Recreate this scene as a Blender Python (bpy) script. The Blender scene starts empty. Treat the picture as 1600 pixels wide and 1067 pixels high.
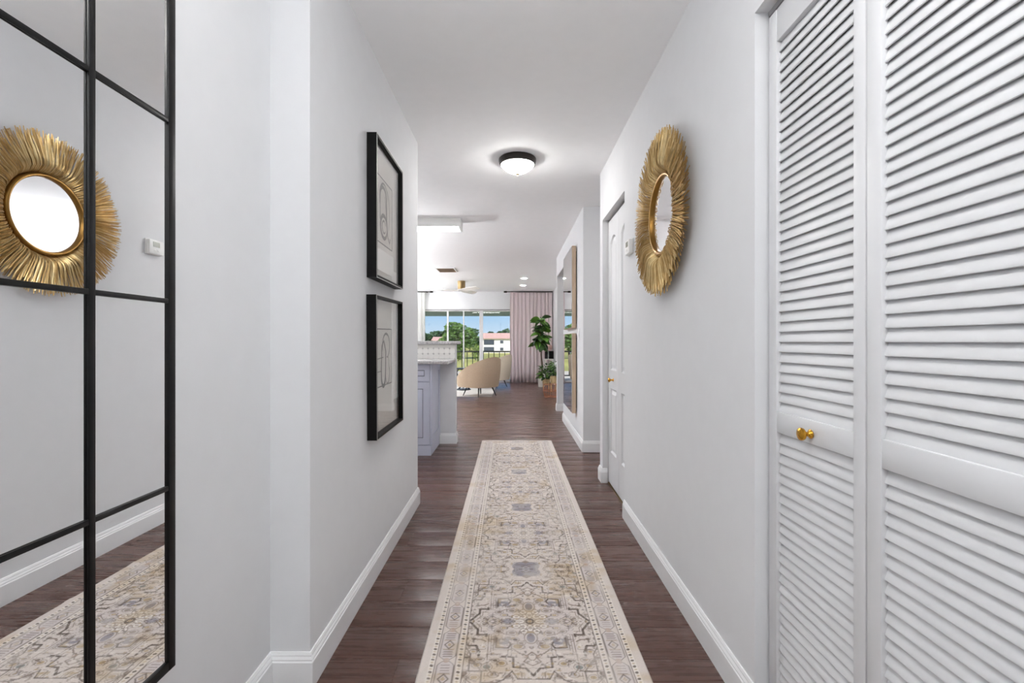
import bpy, bmesh, math, random
import numpy as np
from mathutils import Vector, Matrix
random.seed(7)
rng = np.random.default_rng(11)
PI = math.pi
sc = bpy.context.scene
C = sc.collection

# ------------------------------------------------------------------ camera
F = 730.0            # focal length in pixels of the 1600 px frame
CH = 1.10            # camera height
cd = bpy.data.cameras.new('camera')
cd.sensor_width = 36.0
cd.lens = F / 1600.0 * 36.0
cd.clip_start = 0.02
cd.clip_end = 1000
cam = bpy.data.objects.new('camera', cd)
C.objects.link(cam)
cam.location = (0, 0, CH)
cam.rotation_euler = (PI / 2, 0, 2.0 / F)
sc.camera = cam

# ------------------------------------------------------------------ world / sun / exposure
w = bpy.data.worlds.new('sky')
sc.world = w
w.use_nodes = True
nt = w.node_tree
nt.nodes.clear()
wo = nt.nodes.new('ShaderNodeOutputWorld')
bg = nt.nodes.new('ShaderNodeBackground')
tcw = nt.nodes.new('ShaderNodeTexCoord')
sep = nt.nodes.new('ShaderNodeSeparateXYZ')
nt.links.new(tcw.outputs['Generated'], sep.inputs[0])
ramp = nt.nodes.new('ShaderNodeValToRGB')
def _l(c): 
    c /= 255.0
    return c / 12.92 if c <= 0.04045 else ((c + 0.055) / 1.055) ** 2.4
for i_, (p_, c_) in enumerate(((0.0, (214, 232, 248)), (0.05, (172, 210, 242)), (0.35, (96, 156, 228)), (1.0, (58, 112, 196)))):
    e_ = ramp.color_ramp.elements[i_] if i_ < 2 else ramp.color_ramp.elements.new(p_)
    e_.position = p_
    e_.color = (_l(c_[0]), _l(c_[1]), _l(c_[2]), 1)
nt.links.new(sep.outputs['Z'], ramp.inputs['Fac'])
nt.links.new(ramp.outputs['Color'], bg.inputs[0])
bg.inputs[1].default_value = 0.46
nt.links.new(bg.outputs[0], wo.inputs[0])
sl = bpy.data.lights.new('sun', 'SUN')
sl.energy = 2.4
sl.angle = math.radians(1.5)
sl.color = (1.0, 0.95, 0.88)
sun = bpy.data.objects.new('sun', sl)
C.objects.link(sun)
sun.rotation_euler = (math.radians(46), 0, math.radians(-24))
# added fill spot behind the camera, aimed at the ceiling like a bounced strobe
fl_ = bpy.data.lights.new('bounce_fill', 'SPOT')
fl_.energy = 88.0
fl_.spot_size = math.radians(104)
fl_.spot_blend = 1.0
fl_.shadow_soft_size = 0.22
fl_.color = (0.965, 0.982, 1.0)
fill_spot = bpy.data.objects.new('bounce_fill', fl_)
C.objects.link(fill_spot)
fill_spot.location = (0.02, -0.30, 1.22)
fill_spot.rotation_euler = (PI - math.radians(15), 0, 0)   # straight up, leaning towards the hall
vs = sc.view_settings
vs.view_transform = 'Standard'
vs.look = 'None'
vs.gamma = 1.0
vs.use_curve_mapping = False
vs.exposure = 1.14
sc.cycles.use_denoising = True
sc.cycles.max_bounces = 14
sc.cycles.diffuse_bounces = 8
sc.cycles.adaptive_threshold = 0.02
sc.cycles.glossy_bounces = 6
sc.cycles.transparent_max_bounces = 12
sc.cycles.sample_clamp_indirect = 6.0

HALL_LAMP = 30.0      # emission of the hall bowls
RECESS = 95.0        # emission of recessed cans
TUBE = 14.0
FILL_HALL, FILL_ROOM = 8.0, 70.0   # watts of the added fill uplighters

# ------------------------------------------------------------------ helpers
def pxg(x, y, z=0.0):
    """pixel -> point on the horizontal plane at height z"""
    d = F * (CH - z) / (y - 533.5)
    return ((x - 802.0) * d / F, d, z)

def srgb(r, g, b):
    def f(c):
        c /= 255.0
        return c / 12.92 if c <= 0.04045 else ((c + 0.055) / 1.055) ** 2.4
    return (f(r), f(g), f(b), 1.0)

MATS = {}
def mat(name, col, rough=0.5, metal=0.0, var=0.04, scale=14.0, bump=0.0, bscale=120.0, emit=None,
        spec=0.5, coat=0.0, trans=0.0, alpha=1.0, stretch=None):
    if name in MATS:
        return MATS[name]
    m = bpy.data.materials.new(name)
    m.use_nodes = True
    t = m.node_tree
    b = t.nodes['Principled BSDF']
    tc = t.nodes.new('ShaderNodeTexCoord')
    mp = t.nodes.new('ShaderNodeMapping')
    t.links.new(tc.outputs['Object'], mp.inputs['Vector'])
    if stretch:
        mp.inputs['Scale'].default_value = stretch
    n = t.nodes.new('ShaderNodeTexNoise')
    n.inputs['Scale'].default_value = scale
    n.inputs['Detail'].default_value = 4
    t.links.new(mp.outputs[0], n.inputs['Vector'])
    r = t.nodes.new('ShaderNodeValToRGB')
    c = np.array(col[:3])
    lo, hi = c * (1 - var), np.minimum(c * (1 + var), 1.0)
    r.color_ramp.elements[0].color = (*lo, 1)
    r.color_ramp.elements[1].color = (*hi, 1)
    r.color_ramp.elements[0].position = 0.3
    r.color_ramp.elements[1].position = 0.7
    t.links.new(n.outputs['Fac'], r.inputs['Fac'])
    t.links.new(r.outputs['Color'], b.inputs['Base Color'])
    b.inputs['Roughness'].default_value = rough
    b.inputs['Metallic'].default_value = metal
    b.inputs['Specular IOR Level'].default_value = spec
    b.inputs['Coat Weight'].default_value = coat
    b.inputs['Alpha'].default_value = alpha
    if emit is not None:
        b.inputs['Emission Color'].default_value = (*emit[:3], 1)
        b.inputs['Emission Strength'].default_value = emit[3]
    if bump > 0:
        n2 = t.nodes.new('ShaderNodeTexNoise')
        n2.inputs['Scale'].default_value = bscale
        n2.inputs['Detail'].default_value = 3
        t.links.new(mp.outputs[0], n2.inputs['Vector'])
        bp = t.nodes.new('ShaderNodeBump')
        bp.inputs['Strength'].default_value = bump
        bp.inputs['Distance'].default_value = 0.004
        t.links.new(n2.outputs['Fac'], bp.inputs['Height'])
        t.links.new(bp.outputs[0], b.inputs['Normal'])
    MATS[name] = m
    return m

def glass_mat(name, tint=(1, 1, 1)):
    m = bpy.data.materials.new(name)
    m.use_nodes = True
    t = m.node_tree
    t.nodes.clear()
    o = t.nodes.new('ShaderNodeOutputMaterial')
    mx = t.nodes.new('ShaderNodeMixShader')
    tr = t.nodes.new('ShaderNodeBsdfTransparent')
    gl = t.nodes.new('ShaderNodeBsdfGlossy')
    lw = t.nodes.new('ShaderNodeLayerWeight')
    lw.inputs['Blend'].default_value = 0.5
    pw = t.nodes.new('ShaderNodeMath'); pw.operation = 'POWER'; pw.inputs[1].default_value = 5.0
    ma = t.nodes.new('ShaderNodeMath'); ma.operation = 'MULTIPLY_ADD'; ma.inputs[1].default_value = 0.9; ma.inputs[2].default_value = 0.03
    t.links.new(lw.outputs['Facing'], pw.inputs[0]); t.links.new(pw.outputs[0], ma.inputs[0])
    tr.inputs['Color'].default_value = (*tint, 1)
    gl.inputs['Roughness'].default_value = 0.01
    t.links.new(ma.outputs[0], mx.inputs['Fac'])
    t.links.new(tr.outputs[0], mx.inputs[1])
    t.links.new(gl.outputs[0], mx.inputs[2])
    t.links.new(mx.outputs[0], o.inputs['Surface'])
    return m

def wood_floor_mat(name, bricks=False):
    m = bpy.data.materials.new(name)
    m.use_nodes = True
    t = m.node_tree
    b = t.nodes['Principled BSDF']
    geo = t.nodes.new('ShaderNodeNewGeometry')
    oi = t.nodes.new('ShaderNodeObjectInfo')
    mul = t.nodes.new('ShaderNodeMath'); mul.operation = 'MULTIPLY'; mul.inputs[1].default_value = 37.0
    t.links.new(oi.outputs['Random'], mul.inputs[0])
    cmb = t.nodes.new('ShaderNodeCombineXYZ')
    t.links.new(mul.outputs[0], cmb.inputs['X']); t.links.new(mul.outputs[0], cmb.inputs['Z'])
    add = t.nodes.new('ShaderNodeVectorMath'); add.operation = 'ADD'
    t.links.new(geo.outputs['Position'], add.inputs[0]); t.links.new(cmb.outputs[0], add.inputs[1])
    mp = t.nodes.new('ShaderNodeMapping')
    mp.inputs['Scale'].default_value = (1.6, 34.0, 1.0)
    t.links.new(add.outputs[0], mp.inputs['Vector'])
    n = t.nodes.new('ShaderNodeTexNoise')
    n.inputs['Scale'].default_value = 2.2; n.inputs['Detail'].default_value = 7; n.inputs['Roughness'].default_value = 0.62
    n.inputs['Distortion'].default_value = 0.5
    b.inputs['Specular IOR Level'].default_value = 0.4
    t.links.new(mp.outputs[0], n.inputs['Vector'])
    r = t.nodes.new('ShaderNodeValToRGB')
    e = r.color_ramp.elements
    e[0].position = 0.25; e[0].color = srgb(68, 46, 39)
    e[1].position = 0.78; e[1].color = srgb(98, 72, 63)
    e2 = e.new(0.5); e2.color = srgb(84, 58, 50)
    t.links.new(n.outputs['Fac'], r.inputs['Fac'])
    hs = t.nodes.new('ShaderNodeHueSaturation')
    vr = t.nodes.new('ShaderNodeMapRange')
    vr.inputs['To Min'].default_value = 0.92; vr.inputs['To Max'].default_value = 1.08
    t.links.new(oi.outputs['Random'], vr.inputs['Value'])
    t.links.new(vr.outputs[0], hs.inputs['Value'])
    t.links.new(r.outputs['Color'], hs.inputs['Color'])
    t.links.new(hs.outputs['Color'], b.inputs['Base Color'])
    mr = t.nodes.new('ShaderNodeMapRange')
    mr.inputs['To Min'].default_value = 0.25; mr.inputs['To Max'].default_value = 0.30
    t.links.new(n.outputs['Fac'], mr.inputs['Value'])
    t.links.new(mr.outputs[0], b.inputs['Roughness'])
    bp = t.nodes.new('ShaderNodeBump')
    bp.inputs['Strength'].default_value = 0.012; bp.inputs['Distance'].default_value = 0.003
    t.links.new(n.outputs['Fac'], bp.inputs['Height'])
    t.links.new(bp.outputs[0], b.inputs['Normal'])
    MATS[name] = m
    return m

def tag(o, label=None, cat=None, group=None, kind=None):
    if label: o['label'] = label
    if cat: o['category'] = cat
    if group: o['group'] = group
    if kind: o['kind'] = kind
    return o

def empty(name, loc=(0, 0, 0), rz=0.0, label=None, cat=None, group=None, kind=None):
    o = bpy.data.objects.new(name, None)
    o.empty_display_size = 0.1
    C.objects.link(o)
    o.location = loc
    o.rotation_euler = (0, 0, rz)
    tag(o, label, cat, group, kind)
    return o

class MB:
    """collects vertices and faces for one mesh"""
    def __init__(s):
        s.v = []; s.f = []
    def add(s, vs_, fs_):
        k = len(s.v)
        s.v += [tuple(p) for p in vs_]
        s.f += [tuple(i + k for i in f) for f in fs_]
        return s
    def box(s, x0, x1, y0, y1, z0, z1, m=None):
        p = [(x0, y0, z0), (x1, y0, z0), (x1, y1, z0), (x0, y1, z0), (x0, y0, z1), (x1, y0, z1), (x1, y1, z1), (x0, y1, z1)]
        if m is not None: p = [m @ Vector(q) for q in p]
        return s.add(p, [(0, 3, 2, 1), (4, 5, 6, 7), (0, 1, 5, 4), (1, 2, 6, 5), (2, 3, 7, 6), (3, 0, 4, 7)])
    def prism(s, pts, axis, a, b):
        """polygon pts extruded along axis ('x','y','z') from a to b; pts are the two other coords in order"""
        def mk(p, h):
            if axis == 'z': return (p[0], p[1], h)
            if axis == 'x': return (h, p[0], p[1])
            return (p[0], h, p[1])
        n = len(pts)
        v = [mk(p, a) for p in pts] + [mk(p, b) for p in pts]
        f = [tuple(range(n))[::-1], tuple(range(n, 2 * n))] + [(i, (i + 1) % n, n + (i + 1) % n, n + i) for i in range(n)]
        return s.add(v, f)
    def tube(s, pts, r, n=8, r1=None, closed=False):
        pts = [Vector(p) for p in pts]
        L = len(pts)
        rs = [r + ((r1 if r1 is not None else r) - r) * i / max(L - 1, 1) for i in range(L)] if not isinstance(r, (list, tuple)) else r
        v = []; ref = None
        for i, p in enumerate(pts):
            if closed: t = pts[(i + 1) % L] - pts[i - 1]
            else: t = pts[min(i + 1, L - 1)] - pts[max(i - 1, 0)]
            t.normalize()
            if ref is None:
                ref = Vector((0, 0, 1)) if abs(t.z) < 0.9 else Vector((1, 0, 0))
            a = t.cross(ref).normalized(); bb = t.cross(a).normalized()
            ref = -bb if False else ref
            for k in range(n):
                th = 2 * PI * k / n
                v.append(p + a * (rs[i] * math.cos(th)) + bb * (rs[i] * math.sin(th)))
        f = []
        for i in range(L if closed else L - 1):
            j = (i + 1) % L
            for k in range(n):
                f.append((i * n + k, i * n + (k + 1) % n, j * n + (k + 1) % n, j * n + k))
        if not closed:
            f.append(tuple(range(n))); f.append(tuple(range((L - 1) * n, L * n))[::-1])
        return s.add(v, f)
    def lathe(s, prof, n=32, m=None):
        """prof list of (r, z) about the z axis"""
        v = []; f = []
        for r, z in prof:
            for k in range(n):
                th = 2 * PI * k / n
                v.append(Vector((r * math.cos(th), r * math.sin(th), z)))
        L = len(prof)
        for i in range(L - 1):
            for k in range(n):
                f.append((i * n + k, i * n + (k + 1) % n, (i + 1) * n + (k + 1) % n, (i + 1) * n + k))
        if prof[0][0] > 1e-6: f.append(tuple(range(n))[::-1])
        if prof[-1][0] > 1e-6: f.append(tuple(range((L - 1) * n, L * n)))
        if m is not None: v = [m @ p for p in v]
        return s.add(v, f)
    def build(s, name, material, parent=None, smooth=False, bevel=0.0, loc=None, segs=2, angle=35):
        me = bpy.data.meshes.new(name)
        me.from_pydata([tuple(p) for p in s.v], [], s.f)
        bm = bmesh.new(); bm.from_mesh(me)
        bmesh.ops.remove_doubles(bm, verts=bm.verts, dist=1e-6)
        bmesh.ops.recalc_face_normals(bm, faces=bm.faces)
        if bevel > 0:
            es = [e for e in bm.edges if len(e.link_faces) == 2 and e.calc_face_angle(0) > 0.6]
            bmesh.ops.bevel(bm, geom=es, offset=bevel, segments=segs, affect='EDGES', profile=0.5, clamp_overlap=True)
        bm.to_mesh(me); bm.free()
        if smooth or bevel > 0:
            me.polygons.foreach_set('use_smooth', [True] * len(me.polygons))
            me.set_sharp_from_angle(angle=math.radians(angle))
        o = bpy.data.objects.new(name, me)
        if isinstance(material, str): material = MATS[material]
        me.materials.append(material)
        C.objects.link(o)
        if parent: o.parent = parent
        if loc is not None: o.location = loc
        return o

def origin_at(o, p):
    """move an unparented mesh's origin to p, keeping the shape where it is"""
    o.data.transform(Matrix.Translation(-Vector(p)))
    o.location = p
    return o

def dup(o, parent):
    c = o.copy()
    C.objects.link(c)
    c.parent = parent
    return c

# ------------------------------------------------------------------ materials
mat('wall_paint', srgb(217, 218, 220), 0.75, bump=0.05, bscale=260, var=0.01)
mat('ceiling_paint', srgb(247, 248, 249), 0.85, bump=0.04, bscale=200, var=0.01)
mat('trim_paint', srgb(232, 233, 234), 0.32, var=0.008)
mat('door_paint', srgb(210, 211, 213), 0.38, var=0.01)
mat('dark_void', srgb(70, 70, 72), 0.9)
wood_floor_mat('plank_wood')
mat('black_metal', srgb(10, 10, 11), 0.36, metal=0.0, var=0.1, spec=0.25)
mat('black_frame', srgb(8, 8, 8), 0.5, spec=0.2, var=0.15, stretch=(1, 1, 12))
mat('silver_edge', srgb(205, 203, 198), 0.35, metal=0.7)
mat('mat_board', srgb(226, 223, 216), 0.9, var=0.01)
mat('art_paper', srgb(220, 217, 209), 0.9, var=0.02)
mat('ink', srgb(120, 116, 110), 0.9, var=0.15)
mat('ink_dark', srgb(88, 84, 79), 0.9, var=0.15)
mat('gold_shaded', srgb(186, 152, 96), 0.34, metal=0.65, var=0.16, scale=30)  # darker copy of the gold, painting brown shadow among the feathers
mat('gold_mid', srgb(200, 168, 112), 0.34, metal=0.65, var=0.16, scale=30)
mat('gold', srgb(224, 200, 148), 0.33, metal=0.65, var=0.16, scale=30)  # paler copy of the gold, painting straw highlights on the feathers
mat('gold_dark', srgb(150, 112, 56), 0.30, metal=0.85, var=0.12)
mat('brass', srgb(214, 160, 60), 0.22, metal=1.0, var=0.05)
mat('bronze', srgb(36, 30, 27), 0.4, metal=0.4, var=0.1)
mat('antique_brass', srgb(140, 118, 82), 0.35, metal=0.8, var=0.1)
mat('plastic_white', srgb(232, 232, 230), 0.4, var=0.01)
mat('lcd', srgb(140, 142, 128), 0.25, var=0.03)
mat('beige_frame', srgb(186, 166, 142), 0.55, var=0.08, stretch=(1, 1, 0.3))
mat('cabinet_paint', srgb(188, 191, 207), 0.42, var=0.015)
mat('cabinet_groove', srgb(96, 99, 112), 0.6)
mat('granite', srgb(176, 174, 174), 0.22, var=0.28, scale=70)
mat('tile_white', srgb(236, 234, 230), 0.18, var=0.015)
mat('tile_dot', srgb(190, 188, 186), 0.22, var=0.05)
mat('grout', srgb(214, 212, 207), 0.9)
mat('fan_blade', srgb(232, 230, 226), 0.45, var=0.03)
mat('vent_brown', srgb(150, 134, 116), 0.55, var=0.08)
mat('lamp_glass', srgb(245, 243, 238), 0.3, emit=(1.0, 0.975, 0.94, HALL_LAMP))
mat('recess_lens', srgb(245, 245, 245), 0.3, emit=(1.0, 0.97, 0.93, RECESS))
mat('tube_lens', srgb(245, 245, 245), 0.3, emit=(0.98, 0.99, 1.0, TUBE))
mat('curtain_pink', srgb(214, 202, 203), 0.9, var=0.03)
mat('boucle', srgb(188, 168, 144), 0.95, var=0.10, scale=90, bump=0.4, bscale=160)
mat('boucle_pale', srgb(222, 211, 192), 0.95, var=0.08, scale=90, bump=0.4, bscale=160)
mat('leg_dark', srgb(46, 40, 38), 0.4, metal=0.3)
mat('area_rug_pale', srgb(206, 203, 200), 0.95, var=0.06, scale=30, bump=0.3)
mat('leaf_dark', srgb(40, 70, 26), 0.38, var=0.35, scale=9)
mat('leaf_light', srgb(78, 120, 40), 0.38, var=0.3, scale=9)
mat('bark', srgb(84, 66, 52), 0.85, var=0.2)
mat('pot_white', srgb(222, 220, 216), 0.5)
mat('pot_gold', srgb(196, 172, 128), 0.5, var=0.12)
mat('copper', srgb(182, 122, 92), 0.32, metal=0.9)
mat('pink_petal', srgb(214, 182, 176), 0.9, var=0.12, scale=40)
mat('black_gloss', srgb(16, 17, 24), 0.25)
mat('alu_white', srgb(214, 214, 216), 0.4)
mat('alu_grey', srgb(150, 148, 150), 0.45)
mat('awning_green', srgb(128, 146, 136), 0.7, var=0.12, scale=3)
mat('rail_dark', srgb(58, 64, 56), 0.5)
mat('concrete', srgb(196, 192, 186), 0.9, var=0.06)
mat('grass', srgb(176, 172, 92), 0.95, var=0.25, scale=0.09)
mat('sand_path', srgb(206, 196, 176), 0.95, var=0.06)
mat('foliage_mid', srgb(92, 126, 54), 0.7, var=0.45, scale=0.9)
mat('foliage_dark', srgb(66, 98, 58), 0.7, var=0.4, scale=0.7)
mat('foliage_pale', srgb(130, 152, 74), 0.7, var=0.3, scale=1.2)
mat('stucco', srgb(238, 234, 232), 0.9, var=0.02)
mat('roof_tile', srgb(206, 166, 150), 0.85, var=0.1, scale=2)
mat('screen_dark', srgb(74, 80, 92), 0.4)
MATS['mirror'] = mat('mirror', (0.93, 0.935, 0.94), 0.0, metal=1.0, var=0.0)
MATS['pane_glass'] = glass_mat('pane_glass')
MATS['art_glass'] = glass_mat('art_glass')

# ------------------------------------------------------------------ setting
XL, XR, XN = -0.648, 0.696, -0.775     # hall left wall, hall right wall, recessed near-left wall
H = 2.441
YB = -2.6                               # wall behind the photographer
YJ, YLE = 1.4875, 3.164                 # jog and end of the left wall
YF = 12.55                              # window wall
XLR = 1.06                              # living room right wall
XK = -4.0                               # kitchen / living left wall

def struct(name, mb, m, label, cat, **k):
    o = mb.build(name, m, **k)
    return tag(o, label, cat, kind='structure')

fl = struct('floor', MB().box(XK - .12, 3.1, YB - .12, YF + .12, -0.12, -0.004), 'plank_wood',
            'dark brown wood plank floor running from hall to window', 'floor')
struct('ceiling', MB().box(XK - .12, 3.1, YB - .12, YF + .12, H, H + .12), 'ceiling_paint',
       'flat white painted ceiling over hall and living room', 'ceiling')
# left wall of the hall with the jog
struct('wall_left', MB().prism([(-0.9, YB), (XN, YB), (XN, YJ), (XL, YJ), (XL, YLE), (-0.9, YLE)], 'z', 0, H), 'wall_paint',
       'white hall wall with a jog, carrying the two framed drawings', 'wall')
# right wall: closet opening, closet door opening
CL0, CL1, CLT = -0.135, 1.348, 2.046
DR0, DR1, DRT = 2.923, 3.646, 2.044
YRE = 3.747
wr = MB()
for y0, y1, z0 in ((YB, CL0, 0), (CL0, CL1, CLT), (CL1, DR0, 0), (DR0, DR1, DRT), (DR1, YRE, 0)):
    wr.box(XR, XR + 0.115, y0, y1, z0, H)
struct('wall_right', wr, 'wall_paint', 'white hall wall with the two closet openings and sunburst mirror', 'wall')
Y4, Y5, Y6 = 4.65, 6.50, 7.40
wr2 = MB().box(XR, XR + .115, Y4, Y5, 0, H).box(XR, XR + .115, Y5, Y6, 2.13, H).box(XR + .115, 2.6, Y4, Y4 + .115, 0, H)
struct('wall_right_far', wr2, 'wall_paint', 'white wall behind the side passage carrying two square mirrors', 'wall')
struct('wall_stub', MB().box(XR, 2.6, Y6, Y6 + .12, 0, H), 'wall_paint', 'white wall end beside the doorway into the living room', 'wall')
struct('wall_living_right', MB().box(XLR, XLR + .12, Y6 + .12, YF, 0, H), 'wall_paint', 'white living room side wall behind the plants', 'wall')
struct('wall_side_passage', MB().box(2.6, 2.72, YB, Y6 + .12, 0, H).box(XR + .115, 2.6, YRE - .115, YRE, 0, H), 'wall_paint',
       'white walls closing off the side passage', 'wall')
struct('wall_closet', MB().box(1.35, 1.45, YB, YRE - .115, 0, H).box(XR + .115, 1.35, 1.9, 2.0, 0, H), 'wall_paint',
       'plain wall at the back of the hall closets', 'wall')
struct('wall_kitchen', MB().box(XK, -0.9, YLE - .12, YLE, 0, H), 'wall_paint', 'white kitchen wall behind the hall wall', 'wall')
struct('wall_living_left', MB().box(XK - .12, XK, YLE - .12, YF, 0, H), 'wall_paint', 'white far left wall of kitchen and living room', 'wall')
struct('wall_entry', MB().box(-0.9, 1.35, YB - .12, YB, 0, H), 'wall_paint', 'white entry wall behind the photographer', 'wall')
WX0, WX1, WZ = -3.2, 0.32, 1.965
struct('wall_window', MB().box(XK, WX0, YF, YF + .15, 0, H).box(WX0, WX1, YF, YF + .15, WZ, H).box(WX1, XLR + .12, YF, YF + .15, 0, H), 'wall_paint',
       'white far wall around the wide sliding glass doors', 'wall')

# --- floor planks, one by one
PW = 0.18
k = 0
y = 0.54
row = 0
def plank(x0, x1, y0, y1):
    mb = MB()
    e = 0.0012
    y0 += 0.0008; y1 -= 0.0008
    x0 += 0.0006; x1 -= 0.0006
    dz = 0.0004 * random.random()
    prof = [(y0, -0.0042), (y0, -0.0009), (y0 + 0.004, -dz), ((y0 + y1) / 2, 0.0003 - dz), (y1 - 0.004, -dz), (y1, -0.0009), (y1, -0.0042)]
    mb.prism(prof, 'x', x0, x1)
    o = mb.build('plank', 'plank_wood', fl, smooth=True, angle=12)
    return o
while y < YF - 0.02:
    y1 = min(y + PW, YF)
    if y1 <= YJ + 0.1: a, b_ = XN, XR
    elif y1 <= YLE + 0.05: a, b_ = XL, XR
    elif y1 <= Y4 + 0.02: a, b_ = -1.9, 1.3
    elif y1 <= Y6: a, b_ = -2.2, XR if y1 <= Y5 else 1.1
    else: a, b_ = -3.0, XLR
    if DR0 < y and y1 < DR1: b_ = 0.74
    off = (row * 0.437) % 1.22
    x = a - off
    while x < b_:
        xa, xb = max(x, a), min(x + 1.22, b_)
        if xb - xa > 0.05:
            plank(xa, xb, y, y1)
        x += 1.22
    y = y1
    row += 1

# --- baseboards
BB = [(0, 0), (.014, 0), (.014, .084), (.0115, .088), (.0115, .0925), (.0075, .1005), (.0075, .104), (.004, .112), (0, .112)]
def baseboard(name, pts, label):
    """room lies to the right of the walking direction"""
    P = [Vector((a, b)) for a, b in pts]
    n = len(P)
    dirs = [(P[i + 1] - P[i]).normalized() for i in range(n - 1)]
    nr = [Vector((d.y, -d.x)) for d in dirs]
    v = []
    for i in range(n):
        if i == 0: m = nr[0]
        elif i == n - 1: m = nr[-1]
        else:
            m = nr[i - 1] + nr[i]
            m = m / m.dot(nr[i])
        for t, z in BB:
            q = P[i] + m * (t + 0.0005)
            v.append((q.x, q.y, z + 0.0006))
    K = len(BB); f = []
    for i in range(n - 1):
        for j in range(K):
            f.append((i * K + j, i * K + (j + 1) % K, (i + 1) * K + (j + 1) % K, (i + 1) * K + j))
    f.append(tuple(range(K))); f.append(tuple(range((n - 1) * K, n * K))[::-1])
    mb = MB(); mb.add(v, f)
    return struct(name, mb, 'trim_paint', label, 'baseboard')
baseboard('baseboard_left', [(XN, YB + .02), (XN, YJ), (XL, YJ), (XL, YLE), (-0.88, YLE)], 'glossy white baseboard under the framed drawings, following the jog')
baseboard('baseboard_right', [(XR, DR0), (XR, CL1)], 'glossy white baseboard between louvered closet and panelled door')
baseboard('baseboard_door_side', [(1.5, YRE), (XR, YRE), (XR, DR1), (.733, DR1)], 'short white baseboard wrapping the wall end beside the panelled door')
baseboard('baseboard_far', [(.80, Y5), (XR, Y5), (XR, Y4), (2.5, Y4)], 'white baseboard under the two square mirrors')
baseboard('baseboard_stub', [(XLR - .02, Y6 + .12), (XR, Y6 + .12), (XR, Y6), (2.5, Y6)], 'white baseboard around the wall end near the plants')
baseboard('baseboard_living', [(XLR, YF - .2), (XLR, Y6 + .14)], 'white baseboard along the living room side wall')

# ------------------------------------------------------------------ louvered bifold closet (door_1)
d1 = empty('door_1', (0.742, CL1, 0), 0, 'white louvered bifold closet door with a small brass knob', 'closet door', kind='structure')
LF = 0.7295                 # door face
LT = 0.028
LW = 0.3685
def slat_mesh():
    # slat profile in (x, z): a thin blade, lower edge towards the hall
    mb = MB()
    return mb
SP = 0.0279
slat_me = {}
def louver_leaf(ya, has_knob):
    """leaf runs from ya (far edge) towards the camera"""
    yb = ya - LW
    g = 0.0015
    z0, z1 = 0.018, 2.022
    s_far, s_near = 0.040, 0.036
    mb = MB()
    xb = LF + LT
    mb.box(LF, xb, ya - s_far, ya - g, z0, z1)
    mb.box(LF, xb, yb + g, yb + s_near, z0, z1)
    fr = mb.build('leaf_frame', 'door_paint', d1, bevel=0.0025)
    fr.matrix_parent_inverse = d1.matrix_world.inverted()
    fr.location = (-0.742, -CL1, 0)
    for a, b2 in ((z0, 0.135), (0.848, 0.9065), (1.932, z1)):
        r = MB().box(LF + .0015, xb - .0015, yb + s_near - .001, ya - s_far + .001, a, b2).build('rail', 'door_paint', fr, bevel=0.002)
    L = (ya - s_far) - (yb + s_near)
    yc = ((ya - s_far) + (yb + s_near)) / 2
    if 'm' not in slat_me:
        t, wd, th = 0.0060, 0.0335, math.radians(71)
        ct, st = math.cos(th), math.sin(th)
        # local (along blade, across) -> x, z ; lower edge in front (-x)
        q = []
        for a, b2 in ((-wd / 2, -t / 2 * .5), (-wd / 2, t / 2 * .5), (-wd / 2 + .003, t / 2), (wd / 2 - .003, t / 2), (wd / 2, t / 2 * .5), (wd / 2, -t / 2 * .5), (wd / 2 - .003, -t / 2), (-wd / 2 + .003, -t / 2)):
            q.append((a * ct - b2 * st, a * st + b2 * ct))
        m = MB()
        n = len(q)
        m.add([(x, -L / 2, z) for x, z in q] + [(x, L / 2, z) for x, z in q],
              [tuple(range(n)), tuple(range(n, 2 * n))[::-1]] + [(i, (i + 1) % n, n + (i + 1) % n, n + i) for i in range(n)])
        o = m.build('slat', 'door_paint', fr, smooth=True, angle=40)
        slat_me['m'] = o.data
        bpy.data.objects.remove(o)
    for a, b2 in ((0.135, 0.848), (0.9065, 1.932)):
        n = int(round((b2 - a) / SP))
        st = (b2 - a) / n
        for i in range(n):
            o = bpy.data.objects.new('slat', slat_me['m'])
            C.objects.link(o)
            o.parent = fr
            o.location = (LF + LT / 2 + 0.0005, yc, a + st * (i + .5))
    if has_knob:
        m = Matrix.Translation((LF, ya - 0.191, 0.873)) @ Matrix.Rotation(-PI / 2, 4, 'Y')
        kb = MB().lathe([(.0001, 0), (.0105, 0), (.0115, .002), (.0085, .0045), (.0055, .008), (.0058, .013), (.0085, .017), (.0145, .0195), (.0158, .0225), (.0150, .027), (.0105, .0295), (.0001, .0305)], 28, m)
        o = kb.build('knob', 'brass', fr, smooth=True, angle=50)
        o['label'] = 'round brass pull knob'
louver_leaf(CL1 - 0.010, True)
louver_leaf(CL1 - 0.010 - LW - .001, False)
louver_leaf(CL1 - 0.010 - 2 * LW - .002, False)
louver_leaf(CL1 - 0.010 - 3 * LW - .003, False)
tr = MB().box(LF + .004, LF + .030, CL0 + .004, CL1 - .004, 2.030, 2.0455).build('track', 'alu_grey', d1)
tr.location = (-0.742, -CL1, 0)

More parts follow.
